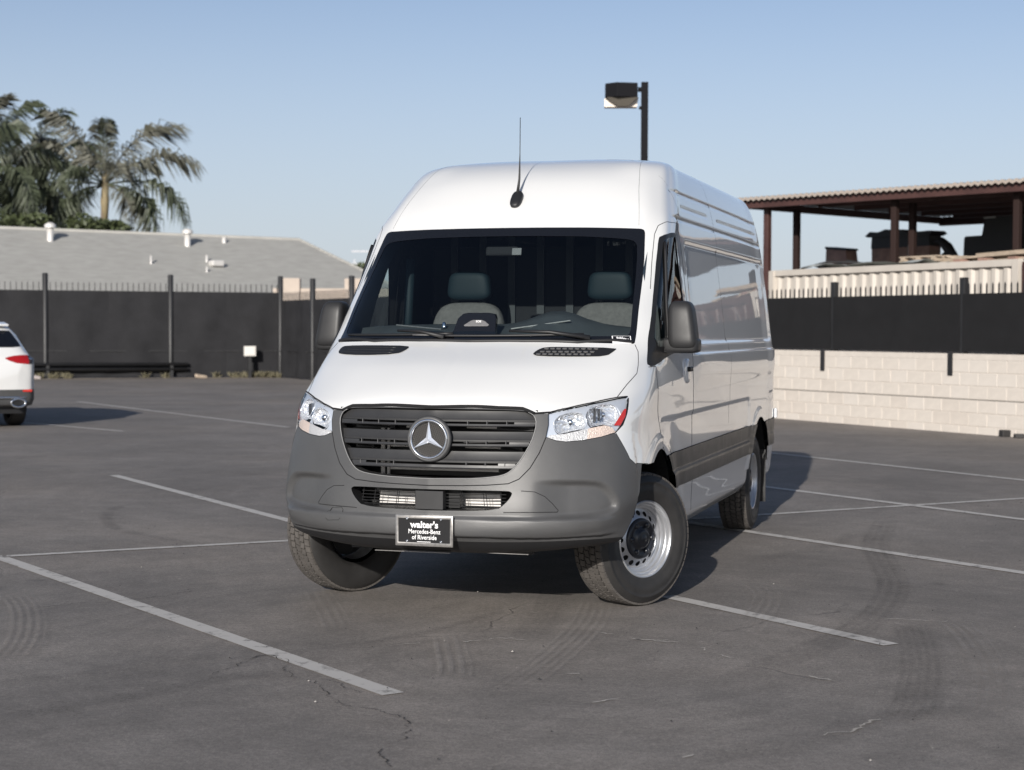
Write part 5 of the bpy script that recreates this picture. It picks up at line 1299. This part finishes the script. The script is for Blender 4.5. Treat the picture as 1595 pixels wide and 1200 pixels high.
# ---- house roof beyond the left fence
RA = Vector((-35.78, 50.17, 5.48)); RB = Vector((-27.66, 60.91, 5.48)); hd = (RB-RA); hd.z = 0; hd.normalize(); hv = Vector((hd.y, -hd.x, 0))
ridge_z = (RA.z+RB.z)/2
hl_ = 24.0; hrz = math.atan2(hd.y, hd.x)
hs = thing('house', 'house with a broad grey shingled roof beyond the long fence', 'house', (RB.x, RB.y, 0), hrz)
def shingles():
    mt, n, l, b = new_mat('grey_shingle')
    tc = n.new('ShaderNodeTexCoord'); mp0 = n.new('ShaderNodeMapping'); mp0.inputs['Scale'].default_value = (1.2, 1, 7.5); l.new(tc.outputs['Object'], mp0.inputs['Vector'])
    nz = n.new('ShaderNodeTexNoise'); nz.inputs['Scale'].default_value = 1.4; nz.inputs['Detail'].default_value = 5; l.new(mp0.outputs[0], nz.inputs['Vector'])
    cr = n.new('ShaderNodeValToRGB'); cr.color_ramp.elements[0].position = .3; cr.color_ramp.elements[0].color = (.33, .322, .298, 1); cr.color_ramp.elements[1].position = .7; cr.color_ramp.elements[1].color = (.40, .392, .365, 1)
    l.new(nz.outputs['Fac'], cr.inputs[0]); l.new(cr.outputs[0], b.inputs['Base Color']); b.inputs['Roughness'].default_value = .9
    wv = n.new('ShaderNodeTexWave'); wv.wave_type = 'BANDS'; wv.bands_direction = 'Z'; wv.inputs['Scale'].default_value = 3.2; wv.inputs['Distortion'].default_value = .4; ml_ = n.new('ShaderNodeMix'); ml_.data_type = 'RGBA'; ml_.blend_type = 'MULTIPLY'; ml_.inputs['Factor'].default_value = .16; l.new(cr.outputs[0], ml_.inputs['A']); l.new(wv.outputs['Color'], ml_.inputs['B']); l.new(ml_.outputs['Result'], b.inputs['Base Color']); l.new(tc.outputs['Object'], wv.inputs['Vector'])
    bp = n.new('ShaderNodeBump'); bp.inputs['Strength'].default_value = .35; bp.inputs['Distance'].default_value = .03; l.new(wv.outputs['Fac'], bp.inputs['Height']); l.new(bp.outputs[0], b.inputs['Normal'])
    return mt
MT['shingle'] = shingles()
run = 6.4; ez = 2.55; hip = 2.9
# local axes: x along the ridge (to the right), -y towards the lot
top = [(-hl_+hip, 0, ridge_z), (0, 0, ridge_z)]; ev = [(-hl_, -run, ez), (hip, -run, ez), (hip, run, ez), (-hl_, run, ez)]
V = [*top, *ev]
roof = obj('roof', V, [(2, 3, 1, 0), (3, 4, 1), (4, 5, 0, 1), (5, 2, 0)], MT['shingle'], hs)
MB().box((-(hl_-hip)/2-0, 0, 1.25), (hl_+hip-1.4, 2*run-1.4, 2.5)).build('wall', P('house_stucco', (.5, .45, .38), .9), hs)
MB().add([(x, y, z-.16) for x, y, z in ev]+[(x, y, z-.005) for x, y, z in ev], [(0, 1, 5, 4), (1, 2, 6, 5), (2, 3, 7, 6), (3, 0, 4, 7)]).build('fascia', MT['galv'], hs)
MB().tube([(-hl_+hip, 0, ridge_z+.01), (0, 0, ridge_z+.01), (hip, -run, ez+.02)], .07, 6).build('ridge_cap', MT['shingle'], roof, True)
MT['vent_metal'] = P('roof_vent_metal', (.62, .60, .57), .45, .2)
for x, y, z, h_, r_, cap in ((-11.82, -1.05, 5.0, 0.52, 0.13, 1), (-5.89, -1.08, 4.98, 0.52, 0.13, 1), (-3.96, -0.61, 5.2, 0.22, 0.09, 0), (-8.4, -2.98, 4.12, 0.32, 0.04, 0), (-5.78, -2.64, 4.27, 0.28, 0.05, 0), (-6.27, -3.63, 3.82, 0.22, 0.04, 0)):
    mb = MB().revolve([(z-.1, r_), (z+h_, r_), (z+h_, .0001)], 14, 'Z', (x, y, 0))
    if cap: mb.revolve([(z+h_-.02, r_*1.7), (z+h_+.10, r_*1.75), (z+h_+.18, r_*.9), (z+h_+.2, .0001)], 14, 'Z', (x, y, 0))
    mb.build('roof_vent', MT['vent_metal'], roof, True)
x, y, z = (-5.55, -3.05, 4.08); MB().box((x, y, z+.12), (.55, .4, .24)).build('roof_vent', MT['vent_metal'], roof, bevel=.05)
# ---- beige parapet wall behind the back fence
q0 = Vector((-20.87, 43.93, -0.36)); q1 = Vector((-16.71, 45.16, -0.34)); q0.z = q1.z = 0; dq = (q1-q0); qrz = math.atan2(dq.y, dq.x)
bw_ = thing('parapet_wall', 'beige garden wall with raised square pillars behind the back fence', 'wall', q0, qrz)
MT['stucco'] = P('beige_stucco', (.46, .39, .33), .9, var=.08, vscale=2)
MB().box((2.2, 0, 1.45), (5.0, .25, 2.9)).build('panel', MT['stucco'], bw_)
for x in (.3, 2.42, 4.5): MB().box((x, -.02, 1.62), (.62, .4, 3.24)).build('pillar', MT['stucco'], bw_, bevel=.02)
# ---- palms
MT['frond'] = P('palm_leaf', (.068, .082, .048), .55, var=.35, vscale=1.5)
MT['frond_dry'] = P('palm_leaf_shaded', (.100, .100, .075), .6, var=.35, vscale=1.5)  # drier, browner leaf, picked at random for some fronds
MT['trunk'] = P('palm_trunk', (.16, .125, .09), .9, var=.3, vscale=4)
MT['sheath'] = P('palm_sheath', (.26, .21, .12), .7, var=.25, vscale=3)
def frond_mesh(L_, droop, seed, nl=74):
    rd = random.Random(seed); mb = MB(); pts = []
    for i in range(13):
        u = i/12; pts.append(Vector((L_*(u-.18*droop*u**3), 0, L_*(.42*u-.62*droop*u**2.4))))
    def at(u): f_ = u*12; i = min(11, int(f_)); return pts[i].lerp(pts[i+1], f_-i), (pts[i+1]-pts[i]).normalized()
    mb.tube(pts, [.045*(1-.85*i/12)+.006 for i in range(13)], 5)
    for k in range(nl):
        u = .14+.85*k/nl
        for s_ in (-1, 1):
            p, d_ = at(min(.99, u+rd.uniform(-.006, .006))); l_ = L_*.27*math.sin(math.pi*(.12+.80*u))**.6*rd.uniform(.75, 1.1)
            side_ = Vector((0, s_, 0)); upv = d_.cross(Vector((0, 1, 0))); upv = upv if upv.z > 0 else -upv
            dirn = (side_*rd.uniform(.55, .95)+d_*rd.uniform(.35, .75)+upv*rd.uniform(-.35, .55)).normalized()
            m1 = p+dirn*l_*.5+Vector((0, 0, -.05*l_)); tip = p+dirn*l_*.78+Vector((0, 0, -.55*l_-rd.uniform(0, .25)*l_)); w_ = d_*(.022+.010*rd.random())
            mb.add([p-w_*.6, p+w_*.6, m1+w_, tip, m1-w_], [(0, 1, 2, 3, 4)])
    return mb
fr_protos = []
for i, (L_, dr) in enumerate(((4.6, .55), (4.9, .8), (4.6, 1.05), (4.2, 1.3))):
    for j, mt in enumerate((MT['frond'], MT['frond_dry'])):
        o = frond_mesh(L_, dr, i*3+j).build('frond', mt); fr_protos.append(o.data); bpy.data.objects.remove(o)
def palm(label, c_, scale=1., seed=1, n=24, fronds=None):
    rd = random.Random(seed); base = Vector((c_.x+rd.uniform(-.3, .3), c_.y, 0))
    t = thing('palm_tree', label, 'palm tree', base, 0., 'palms beyond the house'); cz = c_.z; cx = c_-base; cx.z = cz
    MB().tube([(0, 0, 0), (cx.x*.1, 0, cz*.4), (cx.x*.6, cx.y*.5, cz*.8), (cx.x, cx.y, cz-.4)], [.26, .20, .18, .17], 10).build('trunk', MT['trunk'], t, True)
    MB().tube([(cx.x, cx.y, cz-1.5), (cx.x, cx.y, cz-.6), (cx.x+.03, cx.y, cz+.4), (cx.x+.05, cx.y, cz+1.1)], [.16, .22, .17, .06], 10).build('crown_shaft', MT['sheath'], t, True)
    for (az_, el_, pr, sc_) in (fronds or []):
        o = bpy.data.objects.new('frond', fr_protos[pr*2+(rd.random() < .4)]); col.objects.link(o); o.parent = t
        o.location = (cx.x, cx.y, cz+.25); o.rotation_euler = (rd.uniform(-.2, .2), -R(el_)+R(20), R(16.4+az_)); o.scale = (sc_, sc_, sc_)
    for k in range(0 if fronds else n):
        u = k/(n-1); a = k*2.39996+rd.uniform(-.2, .2); el = R(68-105*u+rd.uniform(-8, 8))
        me = fr_protos[min(7, int((.1+u*.95)*4)*2+(rd.random() < .45))] if u < .95 else fr_protos[7]
        o = bpy.data.objects.new('frond', me); col.objects.link(o); o.parent = t
        o.location = (cx.x, cx.y, cz+.45*(1-u)); o.rotation_euler = (rd.uniform(-.35, .35), -el+R(18), a); q_ = scale*rd.uniform(.88, 1.08); o.scale = (q_, q_, q_)
    return t
PF = [(170, 64, 0, 1.15), (182, 44, 1, 1.1), (196, 28, 1, 1.0), (100, 80, 0, .9), (-80, 74, 1, .9), (12, 62, 1, 1.12), (-4, 36, 1, 1.12), (2, 10, 2, 1.15), (-14, -6, 3, 1.15), (10, -18, 3, 1.05), (178, 8, 2, 1.05), (190, -10, 3, 1.0), (165, -22, 3, .9), (60, 40, 1, .9), (-62, 36, 2, .85), (122, 46, 1, .9), (-118, 30, 2, .85), (-35, -12, 3, .85), (-150, -14, 3, .85)]
palm('tall feathery palm with arching fronds and a bare shaft behind the grey roof', Vector((-42.05, 69.29, 8.61)), seed=4, fronds=[(a, b, c, d*1.05) for a, b, c, d in PF])
palm('dense palm with hanging fronds, cut by the left edge of the photo', Vector((-48.49, 71.59, 9.29)), seed=9, scale=1.08, n=20)
palm('palm mostly outside the left edge, next to the dense palm', Vector((-46.99, 65.77, 9.26)), seed=15, scale=1.05, n=24)
# shrubs at the foot of the palms
MT['bush'] = P('shrub_leaf', (.060, .075, .030), .6, var=.4, vscale=2)
def bush(label, c_, rx, rz_, seed, n=1500, lf=.16):
    rd = random.Random(seed); t = thing('shrub', label, 'shrub', (c_.x, c_.y, 0), 0., 'shrubs beyond the fences'); mb = MB(); cz = c_.z
    cl = [(rd.uniform(-.7, .7)*rx, rd.uniform(-.5, .5)*rx, cz+rd.uniform(-.8, .5)*rz_, rd.uniform(.3, .5)) for _ in range(14)]
    for k in range(n):
        x, y, z, r_ = rd.choice(cl); a = rd.uniform(0, 6.28); e = math.asin(rd.uniform(-1, 1)); q_ = rd.uniform(.6, 1)**.5
        p = Vector((x+rx*r_*q_*math.cos(a)*math.cos(e), y+rx*r_*q_*math.sin(a)*math.cos(e), z+rz_*r_*q_*math.sin(e)))
        u = Vector((rd.gauss(0, 1), rd.gauss(0, 1), rd.gauss(0, .7))).normalized()*lf; v = u.cross(Vector((rd.gauss(0, 1), rd.gauss(0, 1), rd.gauss(0, 1)))).normalized()*lf*.45
        mb.add([p-u, p+v, p+u, p-v], [(0, 1, 2, 3)])
    mb.build('crown', MT['bush'], t)
    tr = MB()
    for k in range(4): tr.tube([(rd.uniform(-.2, .2), rd.uniform(-.2, .2), 0), (rd.uniform(-.4, .4)*rx, 0, cz*.6), (rd.uniform(-.6, .6)*rx, 0, cz)], [.09, .06, .02], 6)
    tr.build('trunk', MT['trunk'], t, True)
bush('green shrub crown showing above the roof ridge under the arching palm', Vector((-40.38, 65.54, 6.40)), 1.7, .8, 3)
bush('low green shrub above the roof ridge at the left edge', Vector((-44.29, 64.39, 6.51)), 2.0, .9, 5)
bush('dark shrub clump above the ridge between the two left palms', Vector((-45.08, 70.42, 6.68)), 1.2, .7, 8, 700)
bush('small round bush on the skyline just left of the van mirror', Vector((-38.06, 93.29, 5.01)), 1.2, .9, 11, 700)
# distant sign frame
bb = Vector((-52.28, 130.91, 7.57))
bt = thing('billboard', 'faint pale billboard frame far off on the skyline beside the van pillar', 'billboard', (bb.x, bb.y, 0), R(20))
MT['far'] = P('far_sign', (.50, .50, .52), .8)
for x in (-.5, .5): MB().box((x, 0, 3.8), (.09, .09, 7.6)).build('post', MT['far'], bt)
for z in (6.6, 7.2, 8.3): MB().box((0, 0, z), (1.5, .07, .12)).build('bar', MT['far'], bt)
# ---- parked white car at the left edge
hh = Vector((-.74, .67, 0)).normalized(); rr_ = Vector((hh.y, -hh.x, 0))
car0 = Vector((-12.30, 14.42, 0))-rr_*.83
car = thing('parked_car', 'white crossover car cut off by the left edge of the photo', 'car', car0, math.atan2(-hh.x, hh.y))
MT['car_white'] = P('car_white_paint', (.68, .68, .67), .3, coat=1.)
MT['car_glass'] = P('car_dark_glass', (.006, .007, .010), .04, spec=.6)
# local: +y forward, +x right ; stations: y, half widths at sill, belt, roof, z sill, z belt, z roof
STN = [(-.90, .60, .66, .50, .62, .98, 1.00), (-.86, .78, .80, .60, .40, 1.02, 1.08), (-.80, .87, .88, .64, .34, 1.06, 1.16), (-.66, .915, .915, .66, .32, 1.08, 1.34), (-.45, .93, .93, .66, .30, 1.07, 1.545), (-.25, .935, .94, .66, .30, 1.05, 1.60), (.3, .945, .945, .67, .28, 1.02, 1.63), (1.2, .945, .945, .66, .28, .99, 1.63), (1.9, .945, .94, .64, .28, .97, 1.54), (2.5, .94, .935, .62, .28, .97, 1.22), (2.75, .94, .93, .66, .28, .96, 1.06), (3.3, .93, .91, .66, .28, .92, 1.00), (3.62, .88, .85, .6, .30, .84, .90), (3.75, .74, .70, .5, .38, .74, .78), (3.80, .55, .5, .4, .45, .66, .69)]
V = []; F = []; M1 = []
ny = 60; TY = np.array([s[0] for s in STN]); A = np.array(STN)
ysamp = np.concatenate([np.linspace(TY[i], TY[i+1], 6)[:-1] for i in range(len(TY)-1)]+[[TY[-1]]])
A2 = crom(A[:, 1:], TY, ysamp)
for y, (ws_, wb_, wr_, zs_, zb_, zr_) in zip(ysamp, A2):
    half = [(ws_*.80, zs_), (ws_*.96, zs_+.03), (ws_, zs_+.12), (ws_*1.0, zs_+(zb_-zs_)*.5), (wb_, zs_+(zb_-zs_)*.85), (wb_*.985, zb_), (wb_*.95, zb_+(zr_-zb_)*.06)]
    for q_ in (.2, .4, .6, .8): half.append((wb_*.95+(wr_-wb_*.95)*q_**1.15, zb_+(zr_-zb_)*(.06+.86*q_)))
    half += [(wr_*.90, zr_-.010), (wr_*.6, zr_+.008), (0, zr_+.016)]
    ring = [(0, zs_)]+half
    V += [(x, y, z) for x, z in ring]+[(-x, y, z) for x, z in ring[-2:0:-1]]
m_ = 2*15-2
for i in range(len(ysamp)-1):
    for k in range(m_): F.append((i*m_+k, i*m_+(k+1) % m_, (i+1)*m_+(k+1) % m_, (i+1)*m_+k)[::-1])
F.append(tuple(range(m_))); F.append(tuple((len(ysamp)-1)*m_+k for k in range(m_))[::-1])
CVt, CFc = np.array(V), F
CVt = CVt+0.
def arch(yc): return lambda P_: np.where(np.abs(P_[:, 0]) > .6, .385-np.hypot(P_[:, 1]-yc, P_[:, 2]-.37), -1)
_, cr_ = split(CVt, CFc, arch(0.0)(CVt)); _, cr_ = split(*cr_, arch(2.87)(cr_[0]))
# dark lower cladding, windows
clad, cr_ = split(*cr_, np.where(cr_[0][:, 1] < -.55, .595, .44)-cr_[0][:, 2])
SW = [(-.52, 1.10), (-.40, 1.44), (.2, 1.56), (1.2, 1.56), (1.75, 1.47), (2.35, 1.05), (1.2, 1.06)]
swn, cr_ = split(*cr_, np.where(np.abs(cr_[0][:, 0]) > .55, sdf_poly(cr_[0][:, [1, 2]], SW), -1))
rwn, cr_ = split(*cr_, np.where((cr_[0][:, 1] < -.3), sdf_poly(np.stack([np.abs(cr_[0][:, 0]), cr_[0][:, 2]], 1), [(-.5, 1.24), (.64, 1.24), (.74, 1.26), (.60, 1.50), (-.5, 1.54)]), -1))
fwn, cr_ = split(*cr_, np.where((cr_[0][:, 1] > 1.7), sdf_poly(np.stack([np.abs(cr_[0][:, 0]), cr_[0][:, 2]], 1), [(-.5, 1.09), (.70, 1.09), (.58, 1.52), (-.5, 1.56)]), -1))
tl, cr_ = split(*cr_, np.where((cr_[0][:, 1] < -.5), sdf_poly(np.stack([np.abs(cr_[0][:, 0]), cr_[0][:, 2]], 1), [(.38, 1.075), (.62, 1.125), (.80, 1.125), (.95, 1.09), (.95, .99), (.80, .98), (.60, 1.0)]), -1))
obj('body', *cr_, MT['car_white'], car, True); obj('lower_cladding', *clad, MT['plastic'], car, True)
obj('side_window', *swn, MT['car_glass'], car, True); obj('rear_window', *rwn, MT['car_glass'], car, True); obj('windshield', *fwn, MT['car_glass'], car, True)
MT['tail_red'] = P('tail_lamp_red', (.32, .008, .010), .15, coat=.6); MT['tail_smoke'] = P('tail_lamp_smoke', (.045, .035, .035), .1, .2)
for s in (1, -1):
    hV, hF = split(*tl, tl[0][:, 0]*s)[0]
    (iV, iF), (oV, oF) = split(hV, hF, .80-np.abs(hV[:, 0]))
    t_ = obj('tail_light', iV, iF, MT['tail_red'], car, True); obj('smoked_lens', oV, oF, MT['tail_smoke'], t_, True)
    MB().revolve([(0, .03), (-.01, .025), (-.012, .0001)], 14, 'Y', (s*.83, -.80, 1.055)).build('lamp_dot', MT['chrome'], t_, True)
    MB().box((s*.72, -.868, .575), (.24, .02, .035), 0).build('reflector', MT['red'], car, bevel=.006)
    ex = [(s*(.62+.11*math.cos(a)), -.90, .39+.062*math.sin(a)) for a in np.linspace(0, 2*math.pi, 25)]
    MB().tube(ex, .017, 8, False).build('exhaust_trim', MT['chrome'], car, True); MB().box((s*.62, -.87, .39), (.2, .04, .1)).build('exhaust_hole', MT['black'], car, bevel=.02)
    for yc in (0, 2.87):
        w_ = MB().revolve([(s*a, b) for a, b in ((-.09, .24), (-.12, .29), (-.105, .345), (-.08, .362), (.08, .362), (.105, .345), (.12, .29), (.09, .24))], 40, 'X', (s*.80, yc, .362)).build('tyre', MT['tread'] if False else MT['rubber'], car, True)
        MB().revolve([(s*.06, .24), (s*.085, .235), (s*.04, .18), (s*.07, .06), (s*.07, .0001)], 32, 'X', (s*.80, yc, .362)).build('rim', MT['silver'], car, True)
MB().tube([(-.60, -.895, .475), (.60, -.895, .475), (.74, -.86, .47)], .018, 8).build('chrome_strip', MT['chrome'], car, True)
MB().box((0, 1.4, .30), (1.5, 4.2, .16)).build('underbody', MT['black'], car)
MB().box((0, -.42, 1.60), (1.15, .26, .035), 0, (R(8), 0)).build('roof_spoiler', MT['car_white'], car, bevel=.012)
MB().box((0, 1.2, .9), (1.5, 3.4, .9)).build('cabin_floor', MT['black'], car)
